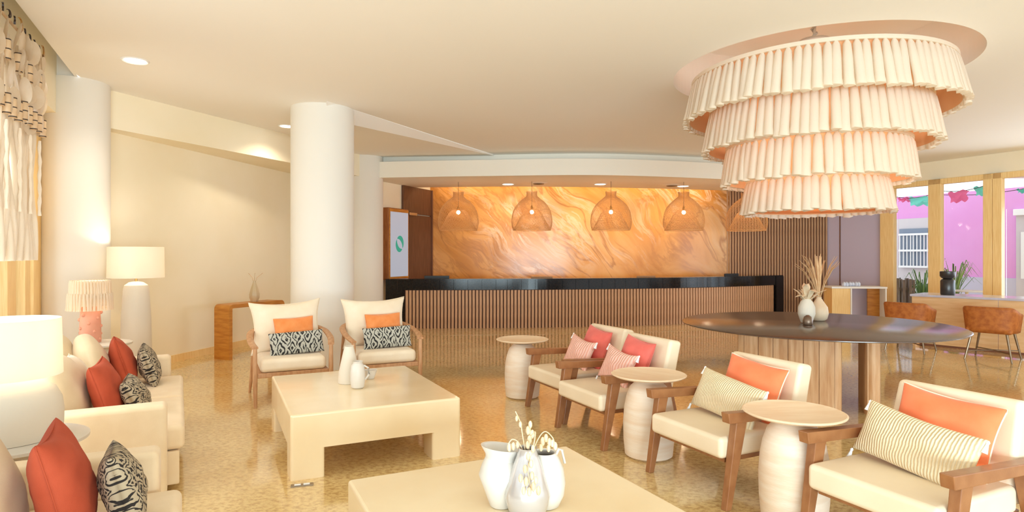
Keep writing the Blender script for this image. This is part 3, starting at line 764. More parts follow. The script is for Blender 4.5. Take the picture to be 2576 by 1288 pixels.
def piping(w, h, pinch=.08, r=.004):
    P = []; n = 24
    def e(u, v): return (w/2*u*(1-pinch*(1-v*v)), 0, h/2+h/2*v*(1-pinch*1.2*(1-u*u)))
    for k in range(n): P.append(e(-1+2*k/n,-1))
    for k in range(n): P.append(e(1,-1+2*k/n))
    for k in range(n): P.append(e(1-2*k/n,1))
    for k in range(n+1): P.append(e(-1,1-2*k/n))
    return MB().tube(P, r, 6, cap=False)
def pillow(name, lab, m, w, h, t, base, pos, yaw=0, lean=.3, roll=0, pinch=.08, pipe=None, group='cushions', parentm=None, tassels=None):
    """pos in the local frame of the seat (base = (location, yaw)); lean tips the top backwards (+y)"""
    loc, by = base; q = Matrix.Rotation(by, 4, 'Z') @ Vector(pos); 
    t_ = thing(name, lab, 'cushion', tuple(Vector(loc)+q), 0, group)
    t_.rotation_euler = (Matrix.Rotation(by+yaw,4,'Z') @ Matrix.Rotation(-lean,4,'X') @ Matrix.Rotation(roll,4,'Y')).to_euler()
    obj('cover', pillow_mesh(w,h,t,-.03 if m is M_beige else pinch,len(lab),rc=.2 if m is M_beige else 0), m, t_)
    if m not in (M_beige, M_print, M_print2, M_rib, M_pinkrib): obj('piping', piping(w,h,pinch,r=.004 if pipe else .0025), pipe or m, t_)
    if tassels:
        for sx in (-1,1):
            for z in (0,h): 
                me = MB().lathe([(.004,.0),(.009,-.008),(.006,-.016),(.014,-.06)], 8, (sx*w/2,0,z))
                obj('tassel', me, tassels, t_)
    return t_

# ------------------------------------------------------------------ walnut lounge armchairs (right)
def lounge_chair(loc, yaw, lab):
    t = thing('lounge_armchair', lab, 'armchair', loc, yaw, 'cream lounge armchairs with walnut arms')
    obj('seat', MB().box(-.325,.325,-.385,.24,.285,.415), M_leather, t, bevel=.028, seg=4, smooth=True)
    b = MB().hexa([(-.315,.19,.32),(.315,.19,.32),(.315,.32,.30),(-.315,.32,.30)], [(-.30,.33,.80),(.30,.33,.80),(.30,.45,.775),(-.30,.45,.775)])
    obj('backrest', b, M_leather, t, bevel=.03, seg=4)
    obj('seat_frame', MB().box(-.30,.30,-.33,.3,.255,.284), M_walnut, t, bevel=.004, smooth=False)
    for s in (-1,1):
        x = s*.352
        arm = MB().hexa([(x-.03,-.37,.51),(x+.03,-.37,.51),(x+.03,.33,.485),(x-.03,.33,.485)], [(x-.03,-.38,.572),(x+.03,-.38,.572),(x+.03,.33,.535),(x-.03,.33,.535)])
        obj('armrest', arm, M_walnut, t, bevel=.004, smooth=False)
        for k,(yb,yt,w0,w1) in enumerate(((-.37,-.27,.042,.085),(.37,.22,.04,.075))):
            leg = MB().hexa([(x-.022,yb-w0/2,0),(x+.022,yb-w0/2,0),(x+.022,yb+w0/2,0),(x-.022,yb+w0/2,0)],
                            [(x-.026,yt-w1/2,.51-.02*k),(x+.026,yt-w1/2,.51-.02*k),(x+.026,yt+w1/2,.51-.02*k),(x-.026,yt+w1/2,.51-.02*k)])
            obj('leg', leg, M_walnut, t, bevel=.004, smooth=False)
    return t
LY = R(-64.2)
L1, L2, L3, L4 = (.64,5.93,0), (.881,5.19,0), (1.436,4.094,0), (2.02,3.08,0)
lounge_chair(L1, LY, 'cream lounge armchair with rose pillow, farthest of four, beside the far side table')
lounge_chair(L2, LY, 'cream lounge armchair with rose pillow, second farthest of four')
lounge_chair(L3, LY, 'cream lounge armchair with orange pillow, between the two near side tables')
lounge_chair(L4, LY, 'cream lounge armchair with orange pillow, nearest, at the bottom right corner')
gp = 'pillows on the lounge armchairs'
for i,(L_,w1,w2) in enumerate(((L1,'farthest','farthest'),(L2,'second farthest','second farthest'))):
    pillow('square_pillow', f'rose linen square pillow on the {w1} lounge armchair', M_rose, .40,.38,.15, (L_,LY), (-.02,.12,.42), yaw=0, lean=.35, roll=.10, group=gp)
    pillow('blush_pillow', f'blush textured pillow with tassels on the {w2} lounge armchair', M_pinkrib, .44,.30,.13, (L_,LY), (-.02,-.04,.42), yaw=0, lean=.38, roll=.10, pinch=.16, group=gp, tassels=M_white)
for i,(L_,wd) in enumerate(((L3,'lounge armchair between the near side tables'),(L4,'nearest lounge armchair at the bottom right'))):
    pillow('orange_pillow', f'bright orange pillow on the {wd}', M_orange, .50,.38,.14, (L_,LY), (.0,.13,.42), yaw=0, lean=.33, roll=.08, pipe=M_cream, group=gp)
    pillow('lumbar_pillow', f'pleated cream lumbar pillow on the {wd}', M_rib, .60,.28,.15, (L_,LY), (-.02,-.06,.42), yaw=-.05, lean=.4, roll=.10, pinch=.06, group=gp, tassels=M_white)

# ------------------------------------------------------------------ cushioned armchairs with woven backs (behind the middle table)
def mid_chair(loc, yaw, lab):
    t = thing('woven_armchair', lab, 'armchair', loc, yaw, 'pale wood armchairs with woven backs')
    obj('seat_cushion', MB().box(-.315,.315,-.37,.3,.335,.47), M_cream, t, bevel=.045, seg=5)
    obj('seat_frame', MB().box(-.34,.34,-.355,.36,.285,.334), M_beech, t, bevel=.008, smooth=False)
    ctr = [(-.36,-.36,.585),(-.385,-.2,.615),(-.39,0,.645),(-.37,.2,.675),(-.29,.35,.70),(-.12,.42,.715)]
    P = ctr+[(-x,y,z) for x,y,z in ctr[::-1]]
    obj('arm_rail', MB().tube([tuple(p) for p in catmull(P,5)], [(.034,.017)]*(5*(len(P)-1)+1), 8), M_beech, t, angle=60)
    for s in (-1,1):
        obj('leg', MB().tube([(s*.355,-.36,0),(s*.36,-.355,.3),(s*.36,-.36,.58)], [.016,.024,.02], 10), M_beech, t)
        obj('leg', MB().tube([(s*.37,.42,0),(s*.345,.36,.3),(s*.33,.31,.68)], [.014,.022,.018], 10), M_beech, t)
    for k in range(15):                          # cords of the back
        u = -1+2*k/14; x = .33*u; y = .42-.1*u*u*abs(u)
        obj('back_cord', MB().tube([(x,y-.01,.71-.02*u*u),(x*.95,.335,.32)], .006, 5), M_bamboo, t)
    return t
MY = TYAW
A1, A2 = (-2.335,6.48,0), (-1.48,6.89,0)
mid_chair(A1, MY, 'pale wood armchair with cream cushion, left of the pair before the middle column')
mid_chair(A2, MY, 'pale wood armchair with cream cushion, right of the pair before the middle column')
gm = 'pillows on the pale wood armchairs'
for L_, wd, rl in ((A1,'left',.0),(A2,'right',.03)):
    pillow('back_pillow', f'big cream flanged back pillow on the {wd} pale wood armchair', M_cream, .74,.56,.2, (L_,MY), (0,.17,.45), lean=.22, roll=-.04+rl, pinch=.13, pipe=M_leather, group=gm)
    pillow('velvet_pillow', f'small orange velvet pillow on the {wd} pale wood armchair', M_ochre, .40,.36,.12, (L_,MY), (.06,-.0,.48), lean=.25, roll=-.05+rl, pinch=.05, group=gm)
    pillow('print_pillow', f'black and grey diamond print lumbar pillow on the {wd} pale wood armchair', M_print, .54,.235,.12, (L_,MY), (.06,-.14,.47), lean=.22, roll=-.05+rl, pinch=.04, group=gm)

# ------------------------------------------------------------------ sofas
def sofa(loc, yaw, lab, W_=2.17):
    t = thing('sofa', lab, 'sofa', loc, yaw, 'cream linen sofas')
    h = W_/2
    obj('base', MB().box(-h+.02,h-.02,-.45,.45,.06,.27), M_sofa, t, bevel=.02, seg=3)
    for s in (-1,1):
        obj('armrest', MB().box(min(s*h,s*(h-.15)),max(s*h,s*(h-.15)),-.475,.47,.05,.60), M_sofa, t, bevel=.03, seg=4)
        x0 = 0 if s>0 else -h+.155; x1 = h-.155 if s>0 else 0
        obj('seat_cushion', MB().box(x0+.004,x1-.004,-.57,.26,.275,.43), M_sofa, t, bevel=.035, seg=4)
    obj('seat_valance', MB().box(-h+.16,h-.16,-.54,-.46,.06,.27), M_sofa, t, bevel=.01)
    obj('backrest', MB().box(-h+.155,h-.155,.27,.475,.06,.74), M_sofa, t, bevel=.04, seg=4)
    for sx in (-1,1):
        for sy in (-1,1): obj('foot', MB().lathe([(.02,0),(.028,.06)], 12, (sx*(h-.1),sy*.38,0)), M_walnut, t)
    return t
SY1 = R(118.4); SL1 = (-3.0,4.42,0)
sofa(SL1, SY1, 'cream linen sofa farther back, with the pink-based lamp behind it')
SY2 = R(115.8); SL2 = (-1.63,1.76,0)
sofa(SL2, SY2, 'cream linen sofa at the bottom left corner, nearest the camera')
g1 = 'pillows on the farther sofa'; B1 = (SL1,SY1); B2 = (SL2,SY2)
pillow('back_pillow','beige back pillow at the far inner corner of the farther sofa', M_beige,.50,.48,.22,B1,(.52,.20,.41),lean=.25,roll=.05,group=g1)
pillow('back_pillow','beige upright pillow behind the coral one at the far end of the farther sofa', M_beige,.50,.46,.22,B1,(.56,.0,.42),yaw=.15,lean=.3,roll=-.05,group=g1)
pillow('coral_pillow','coral red pillow at the far end of the farther sofa', M_coral,.42,.42,.17,B1,(.60,-.20,.42),yaw=.1,lean=.3,roll=.05,group=g1)
pillow('print_pillow','small bold print pillow at the far end of the farther sofa', M_print2,.38,.34,.15,B1,(.62,-.37,.42),yaw=.0,lean=.3,roll=0,group=g1)
pillow('back_pillow','large beige pillow by the near arm of the farther sofa', M_beige,.52,.46,.22,B1,(-.60,.03,.42),yaw=-.1,lean=.3,roll=.06,group=g1)
pillow('back_pillow','cream pillow corner showing behind the coral one, middle of the farther sofa', M_cream,.46,.42,.18,B1,(-.22,.0,.42),yaw=.1,lean=.32,roll=.1,group=g1)
pillow('coral_pillow','coral red pillow by the near arm of the farther sofa', M_coral,.40,.40,.17,B1,(-.50,-.18,.42),yaw=-.1,lean=.3,roll=-.04,group=g1)
pillow('print_pillow','small bold print pillow by the near arm of the farther sofa', M_print2,.38,.28,.15,B1,(-.46,-.34,.42),yaw=-.05,lean=.45,roll=0,group=g1)
g2 = 'pillows on the nearest sofa'
pillow('back_pillow','large beige pillow at the left edge of the nearest sofa', M_beige,.50,.48,.22,B2,(.46,-.02,.42),yaw=0,lean=.3,roll=.06,group=g2)
pillow('coral_pillow','large coral red pillow on the nearest sofa, bottom left', M_coral,.42,.44,.18,B2,(.50,-.25,.42),yaw=.05,lean=.24,roll=.0,group=g2)
pillow('print_pillow','large bold print pillow on the nearest sofa, right of the coral one', M_print2,.34,.33,.15,B2,(.56,-.42,.42),yaw=.1,lean=.25,roll=.05,group=g2)

# ------------------------------------------------------------------ lamps
def end_table(loc, r, h, lab):
    t = thing('end_table', lab, 'side table', loc)
    obj('table_top', MB().lathe([(.001,h-.03),(r-.02,h-.03),(r,h-.02),(r,h-.006),(r-.012,h),(.001,h)], 48, cap=False), M_ceramic, t)
    obj('pedestal', MB().lathe([(r*.62,0),(r*.6,.03),(r*.5,h*.5),(r*.6,h-.03)], 40), M_ceramic, t)
# near lamp on the table between the sofas
LA = Vector((-2.43,2.98,0))
end_table((LA.x+.04,LA.y,0), .29, .61, 'round white end table between the two sofas')
t = thing('table_lamp', 'white drum-shade table lamp with thick rounded ceramic base between the sofas', 'lamp', (LA.x,LA.y,.612))
obj('base', MB().lathe([(.205,0),(.213,.03),(.216,.12),(.208,.18),(.185,.23),(.14,.262),(.07,.28),(.02,.285)], 48), M_mattc, t)
obj('neck', MB().lathe([(.012,.285),(.012,.42)], 12), M_gold, t)
obj('lamp_shade', MB().lathe([(.212,.30),(.205,.575),(.201,.575),(.208,.30)], 56, cap=False), M_shade, t)
obj('bulb', MB().ball((0,0,.44), .035), M_bulb, t)
lamp('table_lamp_glow', 'POINT', (LA.x,LA.y,1.08), 5, WARM, .05)
# fringed lamp
LB = Vector((-4.12,6.02,0))
end_table((LB.x+.10,LB.y,0), .27, .64, 'round white end table behind the farther sofa')
t = thing('fringed_lamp', 'table lamp with two-layer fringed shade on bumpy pink base', 'lamp', (LB.x,LB.y,.642))
base = obj('base', MB().lathe([(.09,0),(.092,.02),(.088,.2),(.08,.33),(.06,.36),(.015,.37)], 32), M_terra, t)
for k in range(18):
    a = k*2.4; z = .03+(k/18)*.29; obj('knob', MB().ball((.087*math.cos(a),.087*math.sin(a),z), .017, 8, 5), M_terra, base)
sh = obj('lamp_shade', MB().lathe([(.175,.36),(.155,.60),(.151,.60),(.171,.36)], 40, cap=False), M_shade, t)
fm = {}
for layer,(z1,L_,r1) in enumerate(((.605,.17,.162),(.48,.165,.18))):
    me = MB().lathe([(.008,0),(.0125,-.03),(.013,-L_+.02),(.016,-L_)], 6).mesh('strand', True, 80)
    nn = 40
    for i in range(nn):
        a = 2*PI*i/nn; o = obj('strand', me, M_fringe, sh, loc=(r1*math.cos(a), r1*math.sin(a), z1)); o.rotation_euler = (-.02+random.uniform(-.04,.04), random.uniform(-.06,.06), a+PI/2)
obj('bulb', MB().ball((0,0,.46), .035), M_bulb, t)
lamp('fringed_lamp_glow', 'POINT', (LB.x,LB.y,1.12), 4.5, WARM, .05)
# floor lamp
LC = Vector((-4.27,7.0,0))
t = thing('floor_lamp', 'tall white bottle-shaped floor lamp with wide drum shade against the left wall', 'lamp', (LC.x,LC.y,0))
obj('base', MB().lathe([(.165,0),(.165,.02),(.158,.4),(.148,.8),(.13,1.1),(.118,1.15),(.07,1.185),(.02,1.195)], 40), M_mattc, t)
obj('neck', MB().lathe([(.012,1.195),(.012,1.3)], 12), M_gold, t)
obj('lamp_shade', MB().lathe([(.285,1.235),(.28,1.585),(.276,1.585),(.281,1.235)], 56, cap=False), M_shade, t)
obj('bulb', MB().ball((0,0,1.36), .035), M_bulb, t)
lamp('floor_lamp_glow', 'POINT', (LC.x,LC.y,1.45), 11, WARM, .05)

# ------------------------------------------------------------------ console and its vase
cd = Vector((.383,.924,0)); cp = Vector((-4.0,8.72,0))
cons = thing('console_table', 'honey wood waterfall console table with rounded corners against the left wall', 'console table', (cp.x,cp.y,0), math.atan2(cd.y,cd.x))
def waterfall(L_, h, d, t, r=.07, n=8):
    o = [(0,0)]; 
    o += [(r-r*math.cos(k*PI/2/n), h-r+r*math.sin(k*PI/2/n)) for k in range(n+1)]
    o += [(L_-r+r*math.sin(k*PI/2/n), h-r+r*math.cos(k*PI/2/n)) for k in range(n+1)]
    o += [(L_,0)]
    r2 = max(.01,r-t); i_ = [(t,0)]
    i_ += [(t+r2-r2*math.cos(k*PI/2/n), h-t-r2+r2*math.sin(k*PI/2/n)) for k in range(n+1)]
    i_ += [(L_-t-r2+r2*math.sin(k*PI/2/n), h-t-r2+r2*math.cos(k*PI/2/n)) for k in range(n+1)]
    i_ += [(L_-t,0)]
    m = len(o); vs = []
    for y in (0,d): vs += [(x,y,z) for x,z in o]+[(x,y,z) for x,z in i_]
    fs = []
    for k in range(m-1):
        fs += [(k,k+1,m+k+1,m+k),(2*m+k,3*m+k,3*m+k+1,2*m+k+1),(k,2*m+k,2*m+k+1,k+1),(m+k,m+k+1,3*m+k+1,3*m+k)]
    fs += [(0,m,3*m,2*m),(m-1,3*m-1,4*m-1,2*m-1)]
    return MB().add(vs, fs)
obj('table_top', waterfall(1.08,.785,.29,.055), M_console, cons, angle=30)
vb = cp+cd*.62+Vector((-.924,.383,0))*.16
def vase(name, lab, loc, prof, m, n=32, sx=1, sy=1, yaw=0, inner=True, group=None):
    t = thing(name, lab, 'vase', loc, yaw, group)
    p = list(prof)
    if inner: p = p+[(max(.004,r-.008), z-.002) for r,z in prof[::-1][:3]]
    obj('body', MB().lathe(p, n, sx=sx, sy=sy, cap=False).add([(prof[0][0]*math.cos(2*PI*i/n)*sx,prof[0][0]*math.sin(2*PI*i/n)*sy,prof[0][1]) for i in range(n)],[tuple(range(n-1,-1,-1))]), m, t)
    return t
t = vase('bottle_vase','slim two-tone faceted vase with thin dried twig on the console', (vb.x,vb.y,.787),
     [(.055,0),(.078,.06),(.08,.11),(.055,.2),(.03,.27),(.022,.3),(.024,.315)], mat('sage_glaze',(196,180,146),.35,rgb2=(220,200,166),nscale=3), n=8)
for a in (-.6,.0,.7):
    obj('twig', MB().tube([(0,0,.2),(a*.05,0,.36),(a*.17,.02,.43)], .003, 5), M_palm, t)

# ------------------------------------------------------------------ vases on the middle coffee table
def on_z(px, py, z): return on_plane(px, py, z)
TZ = .4365
p = on_z(878, 962, TZ)
vase('cone_vase','tall white tapering vase on the middle coffee table, nearest the armchairs', p, [(.088,0),(.09,.01),(.083,.09),(.062,.19),(.044,.27),(.036,.30),(.04,.305)], M_mattc)
p = on_z(900, 976, TZ)
t = vase('jug_vase','small white ribbed jug on the middle coffee table', p, [(.04,0),(.052,.01),(.06,.07),(.06,.13),(.052,.18),(.036,.2),(.042,.215)], M_ceramic, n=14)
obj('handle', MB().tube([(.05,0,.18),(.085,0,.16),(.09,0,.11),(.06,0,.07)], .008, 8), M_ceramic, t)
p = on_z(932, 952, TZ)
vase('spout_cup','small white cup behind the jug on the middle coffee table', p, [(.03,0),(.035,.01),(.045,.04),(.055,.07),(.058,.075)], M_ceramic)

# floor outlet under the table corner
p = on_plane(760, 1221, 0)
t = thing('floor_outlet', 'small metal floor outlet with two white flaps beside the middle table leg', 'outlet', (p.x,p.y,.0), TYAW-.15)
obj('plate', MB().box(-.07,.07,-.022,.022,.001,.006), M_metal, t, smooth=False)
for s in (-1,1): obj('flap', MB().box(s*.028-.02,s*.028+.02,-.013,.013,.006,.009), M_white, t, bevel=.002, smooth=False)

# ------------------------------------------------------------------ vases on the near coffee table
p = on_z(1262, 1272, TZ)
t = vase('pitcher_vase','open-mouthed white angular pitcher vase on the nearest coffee table, left of three', p,
    [(.042,0),(.05,.006),(.08,.09),(.097,.135),(.085,.175),(.062,.2),(.062,.215),(.078,.245),(.08,.25)], M_ceramic, yaw=.4)
# tilt the mouth: shear upper ring heights
me = t.children[0].data
for v in me.vertices:
    if v.co.z > .19: v.co.z += v.co.x*-.18+.0; v.co.x *= 1.12
p = on_z(1327, 1290, TZ)
t = vase('bottle_vase','pearl-glazed tapering bottle vase with drooping dried seed heads, middle of three, nearest table', p,
    [(.06,0),(.075,.006),(.088,.04),(.094,.075),(.09,.1),(.066,.18),(.045,.235),(.038,.262),(.04,.27)], M_glaze)
rnd = random.Random(3)
def lantern_stem(par, pts, heads):
    s = obj('dried_stem', MB().tube([tuple(q) for q in catmull(pts,6)], .0022, 5), M_dried, par)
    for (x,y,z,r) in heads:
        obj('seed_head', MB().ball((x,y,z), r, 6, 5, .75,.75,1.5), M_dried, s)
lantern_stem(t, [(0,0,.2),(-.02,-.02,.32),(-.03,-.03,.38),(-.05,-.05,.43)], [(-.045,-.045,.40,.008),(-.03,-.04,.375,.009)])
lantern_stem(t, [(0,0,.2),(.01,-.03,.31),(.03,-.06,.35),(.02,-.08,.29),(.0,-.09,.22),(.01,-.1,.14)],
   [(.02,-.085,.29,.011),(.0,-.09,.262,.011),(.012,-.1,.235,.012),(-.012,-.1,.215,.012),(.015,-.105,.19,.012),(-.008,-.107,.168,.013),(.02,-.112,.15,.013),(.04,-.115,.135,.013),(-.03,-.105,.18,.012),(.004,-.115,.13,.013),(-.018,-.118,.135,.012),(.03,-.112,.175,.011)])
lantern_stem(t, [(0,0,.2),(.04,-.01,.3),(.07,-.02,.34),(.10,-.03,.32),(.11,-.035,.29)],
   [(.075,-.025,.315,.012),(.088,-.03,.30,.012),(.10,-.03,.295,.011),(.112,-.035,.285,.012),(.062,-.02,.30,.013),(.055,-.02,.275,.011),(.085,-.03,.275,.011)])
lantern_stem(t, [(0,0,.2),(-.03,.0,.28),(-.06,.01,.3),(-.08,.01,.28)], [(-.058,.005,.272,.012),(-.075,.01,.265,.013),(-.04,.0,.28,.011)])
lantern_stem(t, [(0,0,.2),(.01,.01,.3),(.012,.015,.37)], [(.012,.012,.36,.011),(.002,.012,.335,.013),(.02,.012,.32,.013),(.008,.0,.30,.013),(.0,-.02,.285,.012)])
p = on_z(1370, 1272, TZ)
t = vase('lipped_vase','rounded white vase with small side handle, right of three, nearest coffee table', p,
    [(.05,0),(.062,.006),(.082,.05),(.088,.1),(.08,.16),(.06,.205),(.05,.22),(.05,.228)], M_ceramic)
obj('handle', MB().tube([(.045,0,.21),(.06,0,.24),(.075,0,.235),(.085,-.0,.18)], .006, 8), M_ceramic, t)

# ------------------------------------------------------------------ vases and dried palm on the round table
p = on_z(2029, 812, .762)
t = vase('egg_vase','cream egg-shaped vase with curled dried leaves on the round table', p, [(.05,0),(.06,.01),(.088,.1),(.085,.17),(.06,.23),(.035,.26)], M_mattc)
for k in range(13):
    a = k*2.4; r = .04+.055*(k%3)/2; z = .3+.03*(k%4); d = Vector((math.cos(a),math.sin(a),0))
    b0_ = Vector((0,0,.22)); b1_ = d*r*1.2+Vector((0,0,z)); b2 = d*(r*2.0)+Vector((0,0,z-.02+.05*(k%2)))
    obj('curled_leaf', MB().tube([b0_,b1_*.6+b0_*.4,b1_,b2], [(.008,.003),(.03,.004),(.034,.004),(.004,.002)], 6), M_dried, t, angle=60)
p = on_z(2060, 806, .762)
t = vase('bulb_vase','beige bulb-shaped vase holding tall dried palm fans on the round table', p, [(.06,0),(.085,.02),(.1,.08),(.09,.15),(.05,.21),(.026,.25),(.03,.262)], mat('sand_glaze',(214,186,152),.55,rgb2=(228,206,176),nscale=4))
for k in range(24):
    f = -1+2*k/23; sp = rnd.uniform(.85,1.1); bend = f*.24*sp-.02; y = rnd.uniform(-.08,.08); L_ = .52*sp
    obj('palm_blade', MB().tube([(0,0,.2),(bend*.35,y*.4,.2+L_*.45),(bend*.75,y*.8,.2+L_*.75),(bend*1.15,y,.2+L_*(1-.12*abs(f)))], [(.003,.003),(.010,.0025),(.013,.0025),(.003,.0015)], 6), M_palm, t, angle=60)
p = on_z(2032, 817, .762)
vase('dome_vase','small dark bronze dome vase in front of the round table vases', p, [(.045,0),(.05,.01),(.048,.05),(.036,.085),(.015,.1),(.012,.102)], mat('bronze_glaze',(120,98,80),.3,metal=.5))

# ------------------------------------------------------------------ concierge cabinet by the mauve wall
cab_p = Vector(((2093-HX)/F*13.1, 13.1, 0)); cyaw = -.12
cab = thing('open_cabinet', 'small honey wood stand with open niche and white edge, by the mauve wall', 'cabinet', cab_p, cyaw)
obj('side_panel', MB().box(0,.37,0,.05,0,.775), M_yellow, cab, bevel=.003, smooth=False)
obj('side_panel', MB().box(.02,.06,.05,.5,0,.775), M_yellow, cab, bevel=.003, smooth=False)
obj('divider', MB().box(.372,.40,-.01,.5,0,.775), M_white, cab, bevel=.003, smooth=False)
obj('end_panel', MB().box(.82,1.10,.25,.29,0,.775), M_console, cab, bevel=.003, smooth=False)
obj('end_panel', MB().box(1.06,1.09,-.01,.25,0,.775), M_white, cab, bevel=.003, smooth=False)
obj('back_panel', MB().box(.4,1.08,.46,.5,0,.775), M_grey, cab, smooth=False)
obj('table_top', MB().box(-.01,1.10,-.015,.5,.777,.815), M_white, cab, bevel=.004, smooth=False)
t = thing('crystal_ornament', 'row of clear crystal blocks on the small stand by the mauve wall', 'ornament', (cab_p.x+.42,cab_p.y+.12,.817), 0)
for k in range(6): obj('crystal', MB().lathe([(.035,0),(.045,.03),(.04,.07),(.015,.095)], 6, (-.1+.065*k,.02*(k%2),0)), M_crystal, t, smooth=False)

# ------------------------------------------------------------------ counter table at the right with its chairs
CD = Vector((.64,-.77,0)).normalized(); CN = Vector((.77,.64,0)).normalized()
K0 = Vector((6.52,10.1,0))
ct = thing('counter_table', 'long pale wood panelled counter along the right windows', 'counter', K0, math.atan2(CD.y,CD.x))
obj('countertop', MB().box(0,4.6,0,.72,.815,.85), mat('grey_stone_top',(186,182,196),.15,rgb2=(200,196,208),nscale=4), ct, bevel=.004, smooth=False)
M_panel = mat('oak_panel', (236,196,146), .45, rgb2=(226,180,126), nscale=4, stretch=(.8,6,6))
for k in range(4): obj('front_panel', MB().box(.02+1.14*k,1.155+1.14*k,.03,.07,.06,.814), M_panel, ct, bevel=.003, smooth=False)
obj('side_panel', MB().box(.02,.06,.07,.70,.0,.814), M_panel, ct, bevel=.003, smooth=False)
obj('plinth', MB().box(.05,4.5,.27,.68,0,.06), M_backing, ct, smooth=False)
v = on_plane(2384, 741, .852)
t = vase('black_vase', 'black waisted ceramic vase on the right counter', v, [(.095,0),(.1,.01),(.1,.22),(.085,.245),(.06,.255),(.09,.27),(.108,.3),(.108,.37),(.1,.375)], M_blackcer)

def shell_chair(loc, yaw, lab):
    t = thing('shell_chair', lab, 'chair', loc, yaw, 'tan leather chairs at the right counter')
    # curved back: grid along angle, local +y is the back
    n = 24; vs = []; fs = []
    for j in range(7):
        z = .44+.30*j/6
        for i in range(n+1):
            a = R(-12+204*i/n); u = abs(a-PI/2)/(PI/2*1.15); top = .76-.16*max(0,u-.45)**1.2*1.6
            zz = .40+(top-.40)*j/6; flare = 1+.10*j/6
            x = math.cos(a)*.30*flare; y = max(-.30, math.sin(a)*.27*flare+.02)
            # squarer plan
            x = math.copysign(abs(math.cos(a))**.6*.30*flare, math.cos(a)); y = math.copysign(abs(math.sin(a))**.6*.27*flare, math.sin(a))+.02
            vs.append((x,y,zz))
    for j in range(6):
        for i in range(n): fs.append((j*(n+1)+i, j*(n+1)+i+1, (j+1)*(n+1)+i+1, (j+1)*(n+1)+i))
    o = obj('backrest', MB().add(vs, fs), M_brown, t, angle=80); s_ = o.modifiers.new('solid','SOLIDIFY'); s_.thickness = .035; s_.offset = -1
    obj('seat', MB().box(-.27,.27,-.29,.26,.385,.46), M_brown, t, bevel=.035, seg=4)
    for sx in (-1,1):
        for sy in (-1,1):
            obj('leg', MB().tube([(sx*.2,sy*.2,.39),(sx*.27,sy*.27,0)], [.018,.012], 10), M_metal, t)
    obj('stretcher', MB().tube([(-.248,-.248,.12),(0,0,.13),(.248,.248,.12)], .009, 8).tube([(-.248,.248,.12),(0,0,.13),(.248,-.248,.12)], .009, 8), M_metal, t)
    return t
cy_ = math.atan2(.77,-.64)          # faces the counter
cyaw2 = R(129.7)
shell_chair((6.90,8.84,0), cyaw2, 'tan leather shell chair at the counter, near the right frame edge')
shell_chair((6.22,9.62,0), cyaw2, 'tan leather shell chair at the counter, partly behind the round table')

# ------------------------------------------------------------------ hanging macrame at the far left
md = -V                                         # runs from its right end (far) towards the camera
MP = Vector((-4.22,5.5,0))
mac = thing('macrame_hanging', 'long cream cotton hanging with shell discs and bamboo beads at left windows', 'wall hanging', (MP.x,MP.y,0), math.atan2(md.y,md.x))
obj('rod', MB().tube([(-.02,0,3.28),(1.75,0,3.28)], .012, 8), M_bamboo, mac)
rnd = random.Random(11)
def crescent(r=.05, th=.012):
    n = 12; vs = []; fs = []
    for s in (-1,1):
        for k in range(n+1):
            a = R(20)+R(200)*k/n; vs.append((r*math.cos(a), s*th/2, r*math.sin(a)))
        for k in range(n+1):
            a = R(20)+R(200)*k/n; q = math.sin(PI*k/n); vs.append((r*.35+(r*.72)*math.cos(a)*(1)-.0, s*th/2, r*.2+(r*.72)*math.sin(a)))
    m = n+1
    for k in range(n): fs += [(k,k+1,m+k+1,m+k),(2*m+k,3*m+k,3*m+k+1,2*m+k+1),(k,2*m+k,2*m+k+1,k+1),(m+k,m+k+1,3*m+k+1,3*m+k)]
    fs += [(0,m,3*m,2*m),(n,2*m+n,3*m+n,m+n)]
    return MB().add(vs, fs).mesh('crescent', False)
crm, dkb = crescent(.055), crescent(.03)
for k in range(12):
    x = .02+.145*k; big = k % 5 == 0
    o = obj('horn_crescent' if big else 'horn_bead', crm if big else dkb, M_horn if big else M_darkbead, mac, loc=(x,.03,3.30 if big else 3.29)); o.rotation_euler = (0, -.6+rnd.uniform(-.3,.3), rnd.uniform(-.2,.2))
disc = MB().lathe([(.001,-.006),(.07,-.004),(.085,0),(.07,.004),(.001,.006)], 18, cap=False)
disc.v = [(x, z*1.0, y*1.25) for x,y,z in disc.v]; disc = disc.mesh('shell_disc', True, 60)
for row, z in enumerate((3.17,3.0,2.82,2.63)):
    for k in range(12):
        x = .03+.15*k+(.07 if row%2 else 0)
        if x > 1.72 or (row == 3 and k % 3 == 1): continue
        o = obj('shell_disc', disc, M_shell, mac, loc=(x, rnd.uniform(.01,.06), z+rnd.uniform(-.03,.03))); o.rotation_euler = (rnd.uniform(-.25,.25), rnd.uniform(-.4,.4), rnd.uniform(-.7,.7))
bt = MB().lathe([(.024,-.075),(.026,-.07),(.026,.07),(.024,.075)], 12).mesh('tube', True)
btd = MB().lathe([(.0275,-.004),(.0275,.004)], 12).mesh('band', True)
for k in range(12):
    for z in ((2.98,2.62) if k%2 else (2.62,)):
        x = .1+.15*k
        if x > 1.7: continue
        o = obj('bamboo_bead', bt, M_bamboo, mac, loc=(x,.045,z+rnd.uniform(-.02,.02)))
        for dz in (-.07,0,.07): obj('band', btd, M_darkbead, o, loc=(0,0,dz))
